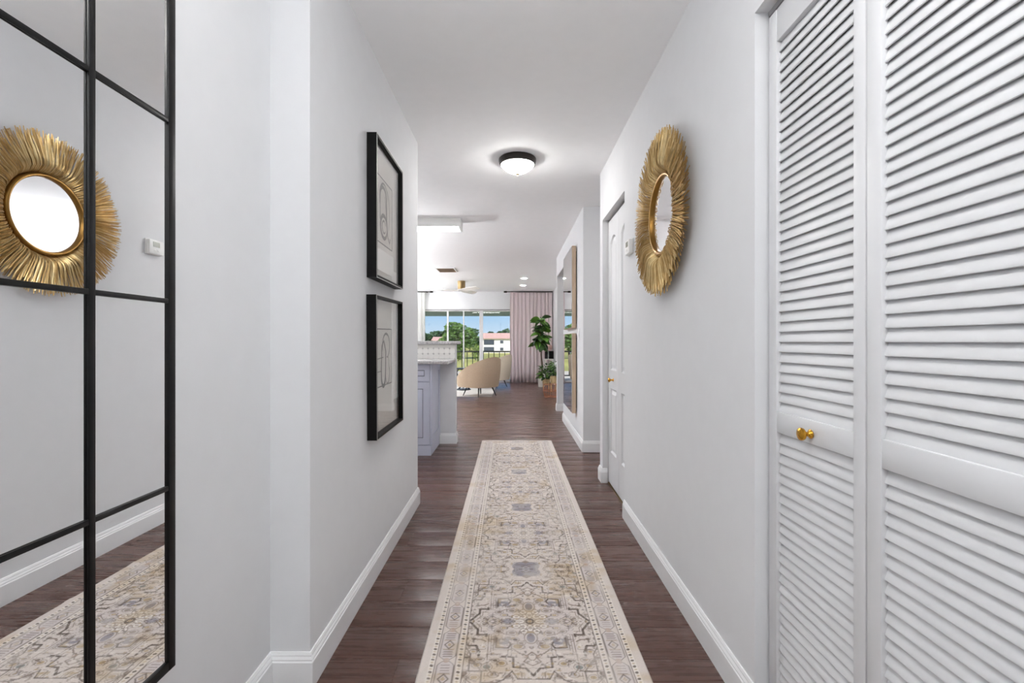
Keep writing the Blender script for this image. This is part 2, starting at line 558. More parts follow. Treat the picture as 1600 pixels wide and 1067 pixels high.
# ------------------------------------------------------------------ panelled bifold closet (door_2)
d2 = empty('door_2', (0.76, DR0, 0), 0, 'white moulded panel bifold door with brass knob in the hall wall', 'closet door', kind='structure')
DF = 0.741
def panel_leaf(y0, y1, knob):
    z0, z1 = 0.016, 2.026
    root = MB()
    T = 0.03
    pa, pb = y0 + 0.075, y1 - 0.075
    lower = (0.26, 0.745); upper = (0.885, 1.845)
    # leaf face built around panel holes
    def outline(za, zb, inset, arch):
        a, b2 = pa + inset, pb - inset
        pts = [(a, za + inset), (b2, za + inset)]
        if arch:
            n = 10
            for i in range(n + 1):
                u = i / n
                pts.append((b2 + (a - b2) * u, zb - inset + 0.045 * (1 - (2 * u - 1) ** 2)))
        else:
            pts += [(b2, zb - inset), (a, zb - inset)]
        return pts
    mb = MB()
    mb.box(DF, DF + T, y0 + .001, pa, z0, z1).box(DF, DF + T, pb, y1 - .001, z0, z1)
    mb.box(DF, DF + T, pa, pb, z0, lower[0]).box(DF, DF + T, pa, pb, lower[1], upper[0])
    up = outline(*upper, 0, True)
    top = [(pa, z1), (pb, z1)] + up[2:]
    mb.prism(top, 'x', DF, DF + T)
    mb.box(DF + .016, DF + T, pa, pb, lower[0], lower[1]).box(DF + .016, DF + T, pa, pb, upper[0], upper[1] + .046)
    lf = mb.build('leaf', 'door_paint', d2)
    lf.location = (-0.76, -DR0, 0)
    for (za, zb), arch in ((lower, False), (upper, True)):
        # moulding slope + raised centre field
        rings = [(0.0, DF + .0005), (0.012, DF + .011), (0.020, DF + .011), (0.042, DF + .003)]
        v = []; f = []
        n = None
        for ins, x in rings:
            o = outline(za, zb, ins, arch)
            n = len(o)
            v += [(x, p[0], p[1]) for p in o]
        for r in range(len(rings) - 1):
            for i in range(n):
                f.append((r * n + i, r * n + (i + 1) % n, (r + 1) * n + (i + 1) % n, (r + 1) * n + i))
        f.append(tuple(range((len(rings) - 1) * n, len(rings) * n)))
        m = MB(); m.add(v, f)
        m.build('panel', 'door_paint', lf)
    if knob:
        m = Matrix.Translation((DF, 3.46, 0.815)) @ Matrix.Rotation(-PI / 2, 4, 'Y')
        kb = MB().lathe([(.0001, 0), (.012, 0), (.012, .003), (.006, .007), (.006, .020), (.014, .026), (.017, .032), (.013, .038), (.0001, .041)], 24, m)
        kb.build('knob', 'brass', lf, smooth=True, angle=50)
ym = (DR0 + DR1) / 2
panel_leaf(DR0 + .004, ym - .001, False)
panel_leaf(ym + .001, DR1 - .004, True)
tag(MB().box(DF - .006, DF + .04, DR0 + .003, DR1 - .003, 0.0006, .006).build('threshold_strip', 'antique_brass'),
    'thin metal threshold strip under the panelled door', 'threshold')

# ------------------------------------------------------------------ sliding doors (window_1)
wn = empty('window_1', (0, YF + .07, 0), 0, 'wide white sliding glass doors looking out on balcony and trees', 'window', kind='structure')
def wpart(name, mb, m):
    o = mb.build(name, m, wn)
    o.location = (0, -(YF + .07), 0)
    return o
ya, yb = YF + .03, YF + .11
wpart('frame_header', MB().box(WX0, WX1, ya - .02, yb + .02, WZ - .025, WZ), 'alu_grey')
wpart('frame_header', MB().box(WX0, WX1, ya, yb, WZ - .05, WZ - .025), 'alu_white')
wpart('sill', MB().box(WX0, WX1, ya, yb, 0.0, .05), 'alu_grey')
for x, wd in ((-0.865, .095), (-1.77, .04), (-1.34, .028), (WX0 + .03, .06), (WX1 - .03, .06), (-2.5, .05)):
    wpart('mullion', MB().box(x - wd / 2, x + wd / 2, ya + .005, yb - .005, .05, WZ - .05), 'alu_white')
for a, b2 in ((-3.14, -2.525), (-2.475, -1.79), (-1.75, -1.354), (-1.326, -.9125), (-.8175, .26)):
    wpart('pane', MB().box(a, b2, YF + .068, YF + .072, .05, WZ - .05), 'pane_glass')

# ------------------------------------------------------------------ windowpane mirror on the near left wall
MXF, MXG = -0.7135, -0.7185          # front of bars, glass
mr = empty('windowpane_mirror', (XN, 0.7, .43), 0, 'tall black metal windowpane mirror on the near hall wall', 'mirror')
def mpart(name, mb, m, **k):
    o = mb.build(name, m, mr, **k)
    o.location = (-XN, -0.7, -.43)
    return o
def mir(x, y):      # pixel -> (depth, height) on the bar front plane
    d = F * (-MXF) / (802.0 - x)
    return d, CH - (y - 533.5) * d / F
YM1, ZM0 = mir(273.5, 1040)
bars_z = [mir(262, 186)[1], mir(262, 470)[1], mir(262, 764)[1]]
step = (bars_z[0] - bars_z[2]) / 2
ZM1 = bars_z[0] + step
YMV = F * (-MXF) / (802.0 - 143.0)
col = YM1 - .012 - YMV
YM0 = YM1 - 3 * col - .02
fwid = 0.019
mpart('mirror_glass', MB().box(MXG - .004, MXG, YM0 + .004, YM1 - .004, ZM0 + .004, ZM1 - .004), 'mirror')
mpart('backing', MB().box(XN + .001, MXG - .0045, YM0 + .002, YM1 - .002, ZM0 + .002, ZM1 - .002), 'black_metal')
def mrail(y0, y1, z0, z1): 
    return mpart('frame_rail', MB().box(MXG - .03, MXF, y0, y1, z0, z1), 'black_metal', bevel=.001)
mrail(YM0, YM0 + fwid, ZM0, ZM1); mrail(YM1 - fwid, YM1, ZM0, ZM1)
mrail(YM0 + fwid, YM1 - fwid, ZM0, ZM0 + fwid); mrail(YM0 + fwid, YM1 - fwid, ZM1 - fwid, ZM1)
for i in range(2):
    yv = YMV - col * i
    mpart('mullion', MB().box(MXG + .0003, MXF + .0003, yv - .006, yv + .006, ZM0 + fwid, ZM1 - fwid), 'black_metal', bevel=.001)
for z in bars_z:
    mpart('glazing_bar', MB().box(MXG + .0004, MXF - .0006, YM0 + fwid, YM1 - fwid, z - .0048, z + .0048), 'black_metal', bevel=.001)

# ------------------------------------------------------------------ framed drawings
def framed(z0, z1, roll, label, strokes, outline_box):
    y0, y1 = 2.061, 2.551
    yc, zc = (y0 + y1) / 2, (z0 + z1) / 2
    hw, hh = (y1 - y0) / 2, (z1 - z0) / 2
    root = empty('framed_drawing', (XL + .001, yc, zc), 0, label, 'picture', 'two framed abstract drawings on the hall wall')
    root.rotation_euler = (roll, 0, 0)
    D, t = 0.044, 0.013
    # local coords: x out of wall, y along wall, z up
    fr = MB()
    fr.box(0, D, -hw, -hw + t, -hh, hh).box(0, D, hw - t, hw, -hh, hh)
    fr.box(0, D, -hw + t, hw - t, -hh, -hh + t).box(0, D, -hw + t, hw - t, hh - t, hh)
    fo = fr.build('frame', 'black_frame', root)
    e = MB(); q = .0025
    e.box(D, D + .0012, -hw, -hw + q, -hh, hh).box(D, D + .0012, hw - q, hw, -hh, hh)
    e.box(D, D + .0012, -hw + q, hw - q, -hh, -hh + q).box(D, D + .0012, -hw + q, hw - q, hh - q, hh)
    eo = e.build('edge_strip', 'silver_edge', root); eo['label'] = 'thin silver edge line'
    MB().box(.002, .012, -hw + t, hw - t, -hh + t, hh - t).build('mat_board', 'mat_board', root)
    (a0, b0, a1, b1) = outline_box
    paper = MB().box(.0122, .0132, a0, a1, b0, b1).build('paper', 'art_paper', root)
    ol = MB(); L = .005
    ol.box(.0133, .0138, a0, a1, b0, b0 + L).box(.0133, .0138, a0, a1, b1 - L, b1).box(.0133, .0138, a1 - L, a1, b0, b1).box(.0133, .0138, a0, a0 + L * .6, b0, b1)
    ol.build('border_line', 'ink_dark', paper)
    for pts, wd, m in strokes:
        st = MB()
        P = [Vector(p) for p in pts]
        v = []
        for i, p in enumerate(P):
            tt = (P[min(i + 1, len(P) - 1)] - P[max(i - 1, 0)]).normalized()
            nn = Vector((-tt.y, tt.x)) * wd * .85 * (0.6 + 0.4 * math.sin(PI * i / max(1, len(P) - 1)))
            v += [(.01385, p.x + nn.x, p.y + nn.y), (.01385, p.x - nn.x, p.y - nn.y)]
        st.add(v, [(2 * i, 2 * i + 1, 2 * i + 3, 2 * i + 2) for i in range(len(P) - 1)])
        st.build('ink_stroke', m, paper)
    MB().box(.030, .032, -hw + t, hw - t, -hh + t, hh - t).build('glazing', 'art_glass', root)
def arc(cx, cy, rx, ry, a0, a1, n=26):
    return [(cx + rx * math.cos(math.radians(a0 + (a1 - a0) * i / n)), cy + ry * math.sin(math.radians(a0 + (a1 - a0) * i / n))) for i in range(n + 1)]
ob = (-.155, -.135, .135, .185)
up = [([(-.085, -.02)] + arc(-.03, .09, .055, .055, 180, 0) + [(.03, .0), (.05, -.08), (.085, -.105), (.095, -.08)], .011, 'ink'),
      (arc(-.02, .08, .075, .085, 200, 20), .006, 'ink'),
      (arc(-.02, -.045, .058, .055, 0, 360), .013, 'ink'),
      (arc(-.02, -.045, .030, .030, 20, 330), .006, 'ink'),
      ([(.0, .11), (.02, .04), (.025, -.02), (.045, -.06)], .006, 'ink'),
      (arc(.03, .04, .05, .11, 80, -50), .004, 'ink')]
lo = [([(-.055, .09), (-.065, -.02)] + arc(-.03, -.05, .035, .055, 180, 360) + [(.015, .06), (-.02, .115), (-.055, .09)], .012, 'ink_dark'),
      (arc(.02, .09, .065, .06, 200, -70), .007, 'ink'),
      ([(.03, .035), (.06, .03), (.075, -.03)] + arc(.045, -.04, .035, .06, 20, -150), .006, 'ink'),
      ([(-.155, .03), (-.03, .035)], .005, 'ink'), ([(-.155, -.03), (-.06, -.03)], .004, 'ink')]
framed(1.384, 2.025, 0.0, 'upper of two black-framed abstract drawings, loops above a ring', up, ob)
framed(0.665, 1.312, math.radians(1.0), 'lower of two black-framed abstract drawings, slightly tilted, hook-shaped loops', lo, (-.150, -.105, .125, .175))

# ------------------------------------------------------------------ sunburst mirror
SY, SZ = 2.112, 1.673
sb = empty('sunburst_mirror', (XR, SY, SZ), 0, 'round gold sunburst mirror with feathery metal rays on the hall wall', 'mirror')
RM = Matrix.Rotation(-PI / 2, 4, 'Y')      # z axis -> -x (out of the wall)
MB().lathe([(.0001, .001), (.178, .001), (.178, .016), (.0001, .016)], 64, RM).build('backing', 'gold_dark', sb)
MB().lathe([(.166, .0165), (.166, .028), (.170, .033), (.176, .034), (.182, .030), (.184, .022), (.184, .002), (.178, .002)], 72, RM).build('ring', 'gold_dark', sb, smooth=True, angle=60)
MB().lathe([(.0001, .0165), (.1665, .0165), (.1665, .0195), (.0001, .0195)], 64, RM).build('mirror_glass', 'mirror', sb)
def feather_geo(r, layer):
    L = (.182, .176, .158)[layer] * r.uniform(.92, 1.03)
    lift = (.016, .032, .046)[layer] * r.uniform(.85, 1.1)
    curl = (.008, .006, -.006)[layer] + r.uniform(-.005, .005)
    side = r.uniform(-.010, .010)
    wd = (.0060, .0056, .0052)[layer] * r.uniform(.85, 1.1)
    n = 8
    v = []; f = []
    for s in range(n + 1):
        u = s / n
        rad = .183 + L * (u ** 1.1)
        h = .014 + lift * math.sin(min(1.0, u * 2.8) * PI / 2) + curl * u * u
        sd = side * u ** 2.2
        w_ = wd * (0.55 + 0.45 * min(1, u * 3)) * (1 - .45 * max(0, u - .8) / .2)
        v += [(-h + .0014, rad, sd - w_ / 2), (-h - .0014, rad, sd), (-h + .0014, rad, sd + w_ / 2)]
    for s in range(n):
        for c in range(2):
            f.append((s * 3 + c, s * 3 + c + 1, s * 3 + 4 + c, s * 3 + 3 + c))
    return v, f
def feather_mesh(i, layer):
    v, f = feather_geo(random.Random(100 * layer + i), layer)
    me = bpy.data.meshes.new('feather')
    me.from_pydata(v, [], f)
    me.polygons.foreach_set('use_smooth', [True] * len(me.polygons))
    me.set_sharp_from_angle(angle=math.radians(50))
    me.materials.append(MATS['gold_shaded' if i % 3 == 0 else 'gold'])  # painted shadow and highlight tones spread over the feathers
    return me
fm = [[feather_mesh(i, l) for i in range(9)] for l in range(3)]
for l, n in ((1, 156), (2, 142)):
    for i in range(n):
        o = bpy.data.objects.new('feather', random.choice(fm[l]))
        C.objects.link(o)
        o.parent = sb
        o.rotation_euler = (2 * PI * (i + .33 * l + random.uniform(-.3, .3)) / n, 0, 0)
under = MB(); rr_ = random.Random(31)
for i in range(460):
    v, f = feather_geo(rr_, (0, 1, 0, 2)[i % 4])
    m4 = Matrix.Rotation(2 * PI * (i + rr_.uniform(-.3, .3)) / 460, 4, 'X')
    under.add([m4 @ Vector(p) for p in v], f)
under.build('under_feathers', 'gold_mid', sb, smooth=True, angle=50)['kind'] = 'stuff'

# ------------------------------------------------------------------ thermostat, light switch
th = empty('thermostat', (XR, 2.755, 1.655), 0, 'small white thermostat with grey display beside the sunburst mirror', 'thermostat')
MB().box(-.006, -.0005, -.058, .058, -.045, .045).build('backplate', 'plastic_white', th, bevel=.002)
MB().box(-.028, -.006, -.054, .054, -.041, .041).build('body', 'plastic_white', th, bevel=.005)
MB().box(-.0290, -.0278, -.030, .022, .000, .030).build('display', 'lcd', th)
for yy in (-.018, .010):
    MB().box(-.0300, -.0278, yy - .008, yy + .008, -.024, -.014).build('button', 'plastic_white', th, bevel=.001)
sw = empty('light_switch', (XR, 4.93, 1.175), 0, 'white rocker light switch plate near the square mirrors', 'switch')
MB().box(-.006, -.0005, -.036, .036, -.0585, .0585).build('plate', 'plastic_white', sw, bevel=.002)
MB().box(-.010, -.006, -.017, .017, -.034, .034).build('rocker', 'plastic_white', sw, bevel=.0015)

# ------------------------------------------------------------------ two square mirrors
for z0, z1, lab in ((1.25, 2.145, 'square wall mirror with beige frame hung above another'), (.318, 1.190, 'square wall mirror with beige frame hung below another')):
    y0, y1 = 5.10, 5.95
    q = empty('square_mirror', (XR, (y0 + y1) / 2, (z0 + z1) / 2), 0, lab, 'mirror', 'pair of square wall mirrors')
    hw, hh = (y1 - y0) / 2, (z1 - z0) / 2
    MB().box(-.055, -.012, -hw, hw, -hh, hh).build('frame', 'beige_frame', q)
    MB().box(-.012, -.0005, -hw + .05, hw - .05, -hh + .05, hh - .05).build('backing', 'bronze', q)
    MB().box(-.0580, -.0552, -hw + .004, hw - .004, -hh + .004, hh - .004).build('mirror_glass', 'mirror', q)

# ------------------------------------------------------------------ ceiling fixtures
def flush_light(x, y, label, group='flush ceiling lights along the hall'):
    r = empty('flush_ceiling_light', (x, y, H), 0, label, 'ceiling light')
    MB().lathe([(.0001, -.0005), (.132, -.0005), (.137, -.006), (.137, -.020), (.130, -.046), (.1225, -.048), (.1205, -.046)], 48).build('canopy', 'bronze', r, smooth=True, angle=40)
    rb_, db_ = .1215, .062
    RS = (rb_ ** 2 + db_ ** 2) / (2 * db_)
    amx = math.asin(rb_ / RS)
    prof = [(RS * math.sin(amx * (1 - i / 12)), -.046 - (RS * math.cos(amx * (1 - i / 12)) - (RS - db_))) for i in range(13)]
    MB().lathe(prof[:-1] + [(.0001, -.108)], 48).build('glass_bowl', 'lamp_glass', r, smooth=True, angle=60)
    MB().lathe([(.0001, -.108), (.013, -.109), (.015, -.113), (.010, -.117), (.005, -.121), (.006, -.125), (.0001, -.130)], 20).build('finial', 'antique_brass', r, smooth=True)
    return r
flush_light(.031, 3.43, 'bronze rimmed flush ceiling light with frosted bowl and brass finial in mid hall')
flush_light(.031, .55, 'added unseen bronze rimmed flush fill light over the louvered closet')  # extra bowl outside the view, added to brighten the hall
flush_light(.031, -1.6, 'added unseen bronze rimmed flush fill light near the entry wall')  # second extra bowl, also added for hall brightness

def can(x, y, label):
    r = empty('recessed_light', (x, y, H), 0, label, 'ceiling light', 'recessed lights in the ceiling')
    MB().lathe([(.062, -.0008), (.082, -.0008), (.083, -.004), (.066, -.008), (.060, -.006)], 32).build('trim_ring', 'plastic_white', r, smooth=True, angle=40)
    MB().lathe([(.0001, -.0008), (.0595, -.0008), (.0595, -.008), (.045, -.012), (.0001, -.014)], 32).build('lens', 'recess_lens', r)
for x, y, lab in ((.23, 9.89, 'recessed ceiling light level with the tan armchair'), (.23, 11.12, 'recessed ceiling light just in front of the pinkish curtain'),
                  (-1.87, 11.87, 'recessed ceiling light close to the white curtain'), (-2.6, 9.0, 'added unseen recessed fill light beside the tan air vent'),
                  (-2.6, 7.3, 'added unseen recessed fill light between air vent and kitchen')):  # last two cans are out of view, added to brighten the room
    can(x, y, lab)
can(1.6, 6.9, 'added unseen recessed fill light in the ceiling beyond the doorway')  # out of view, added to brighten the doorway
can(1.9, 4.2, 'added unseen recessed fill light in the side passage ceiling')  # out of view, added to brighten the side passage

fx = empty('fluorescent_fixture', (-1.17, 5.17, H), 0, 'white box fluorescent light on the kitchen ceiling', 'ceiling light')
MB().box(-.6, .6, -.11, .11, -.092, -.0005).build('housing', 'plastic_white', fx, bevel=.004)
MB().prism([(-.095, -.0925), (.095, -.0925), (.085, -.104), (-.085, -.104)], 'x', -.585, .575).build('diffuser', 'tube_lens', fx)
MB().prism([(-.11, -.092), (.11, -.092), (.10, -.106), (-.10, -.106)], 'x', .576, .6).build('end_cap', 'plastic_white', fx)

vt = empty('ceiling_vent', (-1.245, 8.72, H), 0, 'tan metal air vent in the ceiling', 'vent')
vb = MB(); a, b2, t_ = .18, .25, .025
vb.box(-a, a, -b2, -b2 + t_, -.014, -.0005).box(-a, a, b2 - t_, b2, -.014, -.0005).box(-a, -a + t_, -b2 + t_, b2 - t_, -.014, -.0005).box(a - t_, a, -b2 + t_, b2 - t_, -.014, -.0005)
vb.build('frame', 'plastic_white', vt)
MB().box(-a + t_, a - t_, -b2 + t_, b2 - t_, -.004, -.0006).build('backing', 'vent_brown', vt)
sm = None
for i in range(9):
    yy = -b2 + t_ + .02 + i * (2 * b2 - 2 * t_ - .04) / 8
    m = Matrix.Translation((0, yy, -.010)) @ Matrix.Rotation(math.radians(35), 4, 'X')
    MB().box(-a + t_, a - t_, -.018, .018, -.001, .001, m).build('slat', 'vent_brown', vt)

fan = empty('ceiling_fan', (-1.15, 10.36, H), 0, 'three-blade white ceiling fan with short brass motor housing', 'ceiling fan')
MB().lathe([(.0001, -.0005), (.085, -.0005), (.085, -.175), (.082, -.182), (.0001, -.182)], 40).build('motor_housing', 'antique_brass', fan, smooth=True, angle=40)
MB().lathe([(.0001, -.183), (.080, -.183), (.080, -.200), (.055, -.215), (.0001, -.218)], 40).build('hub', 'fan_blade', fan, smooth=True, angle=40)
blm = None
for i, deg in enumerate((188, 308, 68)):
    if blm is None:
        v = []; f = []
        n = 10
        for s in range(n + 1):
            u = s / n
            r = .07 + .60 * u
            w_ = (.055 + .020 * math.sin(PI * u * .9)) * (1 if u < .93 else .8)
            for yy, tilt in ((-w_, .020), (w_, -.020)):
                v += [(r, yy, -.205 + tilt + .004), (r, yy, -.205 + tilt - .004)]
        for s in range(n):
            b0 = s * 4
            f += [(b0, b0 + 2, b0 + 6, b0 + 4), (b0 + 1, b0 + 5, b0 + 7, b0 + 3), (b0, b0 + 4, b0 + 5, b0 + 1), (b0 + 2, b0 + 3, b0 + 7, b0 + 6)]
        f += [(0, 1, 3, 2), (4 * n, 4 * n + 2, 4 * n + 3, 4 * n + 1)]
        o = MB().add(v, f).build('blade', 'fan_blade', fan)
        blm = o
    else:
        o = dup(blm, fan)
    o.rotation_euler = (0, 0, math.radians(deg))

# ------------------------------------------------------------------ runner rug
def seg_d(U, V, a, b):
    ax, ay = a; bx, by = b
    dx, dy = bx - ax, by - ay
    t = np.clip(((U - ax) * dx + (V - ay) * dy) / (dx * dx + dy * dy + 1e-12), 0, 1)
    return np.hypot(U - ax - t * dx, V - ay - t * dy)
def lin(r, g, b): return np.array(srgb(r, g, b)[:3])
CREAM, DARK, TAUPE = lin(205, 195, 188), lin(84, 71, 63), lin(132, 117, 106)
GREY, OCHRE, RUST, TEAL, WHITE, LILAC = lin(134, 130, 138), lin(164, 140, 98), lin(168, 138, 116), lin(104, 112, 110), lin(226, 220, 212), lin(196, 187, 186)
HALF = 0.42; FIELD = 0.233
def field_color(U, V):
    """U = distance from centre line, V = distance from medallion centre along the rug (metres), arrays"""
    u, v = U * 1000, V * 1000
    out = np.empty(U.shape + (3,)); out[:] = CREAM
    def put(mask, col, a=1.0):
        m = np.clip(mask, 0, 1)[..., None] * a
        out[:] = out * (1 - m) + col * m
    def soft(d, wd): return np.clip((wd - d) / 1.8 + .5, 0, 1)
    def line(pts, wd, col, a=.9):
        for p, q in zip(pts[:-1], pts[1:]): put(soft(seg_d(u, v, p, q), wd), col, a)
    def blob(cx, cy, rx, ry, col, a=.85, p=2.0):
        d = (np.abs((u - cx) / rx) ** p + np.abs((v - cy) / ry) ** p) ** (1 / p)
        put(np.clip((1 - d) * min(rx, ry) / 2.5 + .5, 0, 1), col, a)
    def ringo(cx, cy, rx, ry, wd, col, a=.85, p=2.0):
        d = (np.abs((u - cx) / rx) ** p + np.abs((v - cy) / ry) ** p) ** (1 / p)
        put(soft(np.abs(1 - d) * min(rx, ry), wd), col, a)
    # interior tint of the medallion
    poly = (u < 160) & (v < 165)
    put(poly.astype(float), LILAC, .55)
    put(((u < 60) & (v < 90)).astype(float), CREAM, .5)
    blob(0, 395, 66, 44, GREY, .8); blob(30, 372, 40, 22, GREY, .6); blob(0, 350, 22, 18, TAUPE, .8, 1.0)
    # centre rosette
    ringo(0, 0, 14, 14, 4.5, DARK); blob(0, 0, 8, 8, OCHRE, .7)
    for cx, cy, rx, ry in ((38, 0, 18, 9), (0, 42, 9, 18), (28, 32, 14, 12), (52, 30, 12, 9), (24, 62, 10, 12)):
        ringo(cx, cy, rx, ry, 3.0, WHITE, .9); blob(cx, cy, rx * .5, ry * .5, TAUPE, .5)
        ringo(cx, cy, rx + 4, ry + 4, 1.6, TAUPE, .7)
    blob(88, 0, 26, 15, GREY, .85, 1.3); ringo(88, 0, 32, 20, 2.0, DARK, .7, 1.2)
    blob(0, 102, 15, 26, GREY, .85); ringo(0, 102, 24, 32, 2.0, TAUPE, .8)
    ringo(144, 0, 42, 32, 2.4, TAUPE, .9, 1.0); ringo(144, 0, 30, 22, 2.0, OCHRE, .8, 1.0); ringo(144, 0, 16, 11, 2.4, TAUPE, .9, 1.0)
    blob(102, 122, 22, 18, GREY, .9, 3); 
    line([(127, 104), (127, 156), (84, 159), (74, 140), (80, 126)], 3.6, DARK); line([(136, 96), (136, 168), (70, 168)], 1.5, TAUPE, .8)
    line([(164, 81), (199, 84), (199, 52), (225, 13), (236, 0)], 4.6, DARK, .9); line([(164, 81), (166, 92)], 5, DARK); line([(164, 62), (186, 62), (186, 40), (206, 12)], 1.8, TAUPE)
    line([(235, 70), (241, 118), (227, 146), (199, 146), (186, 179), (187, 201)], 4.4, DARK, .85); blob(209, 108, 9, 7, DARK, .8); line([(209, 108), (180, 112), (166, 122)], 3.5, TAUPE)
    line([(156, 81), (156, 192), (110, 192)], 1.8, TAUPE); line([(145, 81), (145, 180)], 1.6, TAUPE, .8)
    line([(245, 133), (215, 192), (215, 276), (172, 276), (172, 328), (121, 328), (98, 315), (70, 276)], 2.4, DARK, .75)
    line([(105, 205), (66, 211), (66, 257), (23, 263)], 3.4, DARK, .8)
    line([(23, 263), (0, 297)], 4.2, DARK, .9); line([(70, 276), (52, 312), (8, 312)], 2.2, DARK, .8)
    blob(40, 290, 15, 9, OCHRE, .5)
    line([(30, 190), (14, 212), (30, 232), (0, 250)], 2.2, TAUPE, .9); line([(0, 180), (18, 200), (44, 188), (60, 170)], 2.2, TAUPE, .9)
    blob(22, 206, 9, 7, RUST, .5); ringo(0, 206, 14, 20, 2.0, TAUPE, .8)
    for cx, cy, s, c in ((190, 250, 11, OCHRE), (156, 257, 13, TEAL), (105, 240, 11, OCHRE), (49, 150, 17, OCHRE), (232, 286, 15, TAUPE), (195, 305, 11, OCHRE), (133, 292, 12, LILAC * .8),
                         (92, 345, 11, TAUPE), (150, 352, 9, DARK), (190, 352, 12, TAUPE), (222, 345, 9, OCHRE), (110, 392, 12, DARK), (140, 405, 10, OCHRE), (170, 395, 14, TAUPE), (205, 402, 10, DARK),
                         (225, 380, 8, TEAL), (176, 20, 9, TAUPE), (180, 222, 9, TAUPE), (120, 62, 11, TAUPE), (100, 42, 9, OCHRE), (70, 72, 12, TAUPE), (58, 112, 9, DARK), (36, 132, 9, TAUPE), (128, 228, 8, DARK),
                         (85, 300, 9, TAUPE), (212, 226, 10, TAUPE), (228, 210, 8, DARK), (226, 45, 9, TAUPE), (206, 178, 8, OCHRE)):
        blob(cx, cy, s, s * .75, c, .8); ringo(cx, cy, s + 6, s * .75 + 5, 1.5, TAUPE, .65)
    for p in ([(233, 300), (205, 330), (190, 352)], [(172, 328), (150, 352), (140, 405)], [(92, 345), (110, 392), (80, 418)], [(190, 352), (205, 402)], [(121, 328), (92, 345)],
              [(215, 240), (190, 250), (172, 276)], [(156, 192), (156, 257), (133, 292)], [(105, 240), (128, 228), (150, 222)], [(233, 190), (215, 210)], [(60, 90), (100, 78), (120, 62)], [(176, 20), (190, 8)]):
        line(p, 1.9, TAUPE, .85)
    # small scrolling vines between the motifs
    def vn(x, y, s, seed):
        g = np.random.default_rng(seed).random((60, 60))
        x, y = x / s + 3, y / s + 3
        i, j = np.floor(x).astype(int) % 59, np.floor(y).astype(int) % 59
        fx, fy = x - np.floor(x), y - np.floor(y)
        fx = fx * fx * (3 - 2 * fx); fy = fy * fy * (3 - 2 * fy)
        return g[i, j] * (1 - fx) * (1 - fy) + g[i + 1, j] * fx * (1 - fy) + g[i, j + 1] * (1 - fx) * fy + g[i + 1, j + 1] * fx * fy
    n1 = vn(u, v, 26, 40); n2 = vn(u, v, 17, 41); n3 = vn(u, v, 11, 42); n4 = vn(u, v, 40, 43)
    put(np.clip((.035 - np.abs(n1 - .5)) * 40, 0, 1) * (n4 > .42), DARK, .62)
    put(np.clip((.045 - np.abs(n2 - .5)) * 30, 0, 1) * (n4 < .62), TAUPE, .75)
    put(np.clip((n3 - .80) * 12, 0, 1), DARK, .6)
    put(np.clip((.14 - n3) * 12, 0, 1), WHITE, .6)
    put(np.clip((n2 - .84) * 12, 0, 1), OCHRE, .6)
    return out
def border_color(S, V):
    """S = distance from the rug edge, V = along (metres)"""
    s, v = S * 1000, V * 1000
    out = np.empty(S.shape + (3,)); out[:] = CREAM
    def put(mask, col, a=1.0):
        m = np.clip(mask, 0, 1)[..., None] * a
        out[:] = out * (1 - m) + col * m
    def stripe(c, wd, col, a=.85): put(np.clip((wd - np.abs(s - c)) / 1.5 + .5, 0, 1), col, a)
    def dots(c, per, rx, ry, col, ph=0.0, a=.9):
        q = (v + ph) % per - per / 2
        d = np.hypot((s - c + q * .25) / rx, q / ry)
        put(np.clip((1 - d) * 3 + .5, 0, 1), col, a)
    for c in (41, 134):
        stripe(c, 8, WHITE, .7); dots(c, 29, 6.0, 5.5, DARK); dots(c, 29, 5, 4, OCHRE, 14.5, .6)
    stripe(53, 1.3, DARK); stripe(57, 0.9, TAUPE, .7); stripe(121, 1.4, DARK); stripe(148, 1.4, DARK, .8)
    per = 172.0
    q = (v % per) - per / 2
    aq = np.abs(q)
    hexw = 28 - np.clip(aq - 62, 0, 24) * .9
    ds = np.abs(s - 88)
    put(((ds < hexw) & (aq < 84)).astype(float), LILAC, .75)
    put(np.clip((1.6 - np.abs(ds - hexw)) / 1.5 + .5, 0, 1) * (aq < 85), DARK, .8)
    hatch = ((aq % 12) < 4.6) & (aq > 26) & (aq < 70) & (ds < 19 - 3 * np.cos(aq * .5))
    put(hatch.astype(float), DARK, .6); put(((ds < 21) & (aq > 20) & (aq < 26)).astype(float), OCHRE, .4)
    dm = ds / 17 + aq / 22
    put(np.clip((.22 - np.abs(dm - 1)) * 6 + .3, 0, 1), DARK, .75); put((dm < .5).astype(float), OCHRE, .6)
    put(np.clip((1 - np.hypot(ds / 12, (aq - 80) / 8)) * 3, 0, 1), RUST, .6)
    return out

rug_root_y0, rug_y1 = 0.24, 5.165
RW = 0.766
ys = [rug_root_y0]
while ys[-1] < rug_y1 - 1e-6:
    yy = ys[-1]
    ys.append(min(rug_y1, yy + (.0055 if yy < 1.1 else .003 if yy < 2.2 else .0045 if yy < 3.2 else .007)))
ys = np.array(ys)
nx = 250
us = np.linspace(-RW / 2, RW / 2, nx)
UU, YY = np.meshgrid(us, ys)
SS = RW / 2 - np.abs(UU)
Send = np.minimum(rug_y1 - YY, YY - rug_root_y0)
ph = (YY - 1.825) / (2 * HALF)
VV = np.abs((ph - np.round(ph))) * 2 * HALF
side_col = border_color(SS, YY - .05)
end_col = border_color(Send, UU + .086)
fc = field_color(np.abs(UU), VV)
inb = np.minimum(SS, Send)
Bd = 0.150
colr = np.where((inb < Bd)[..., None], np.where((SS <= Send)[..., None], side_col, end_col), fc)
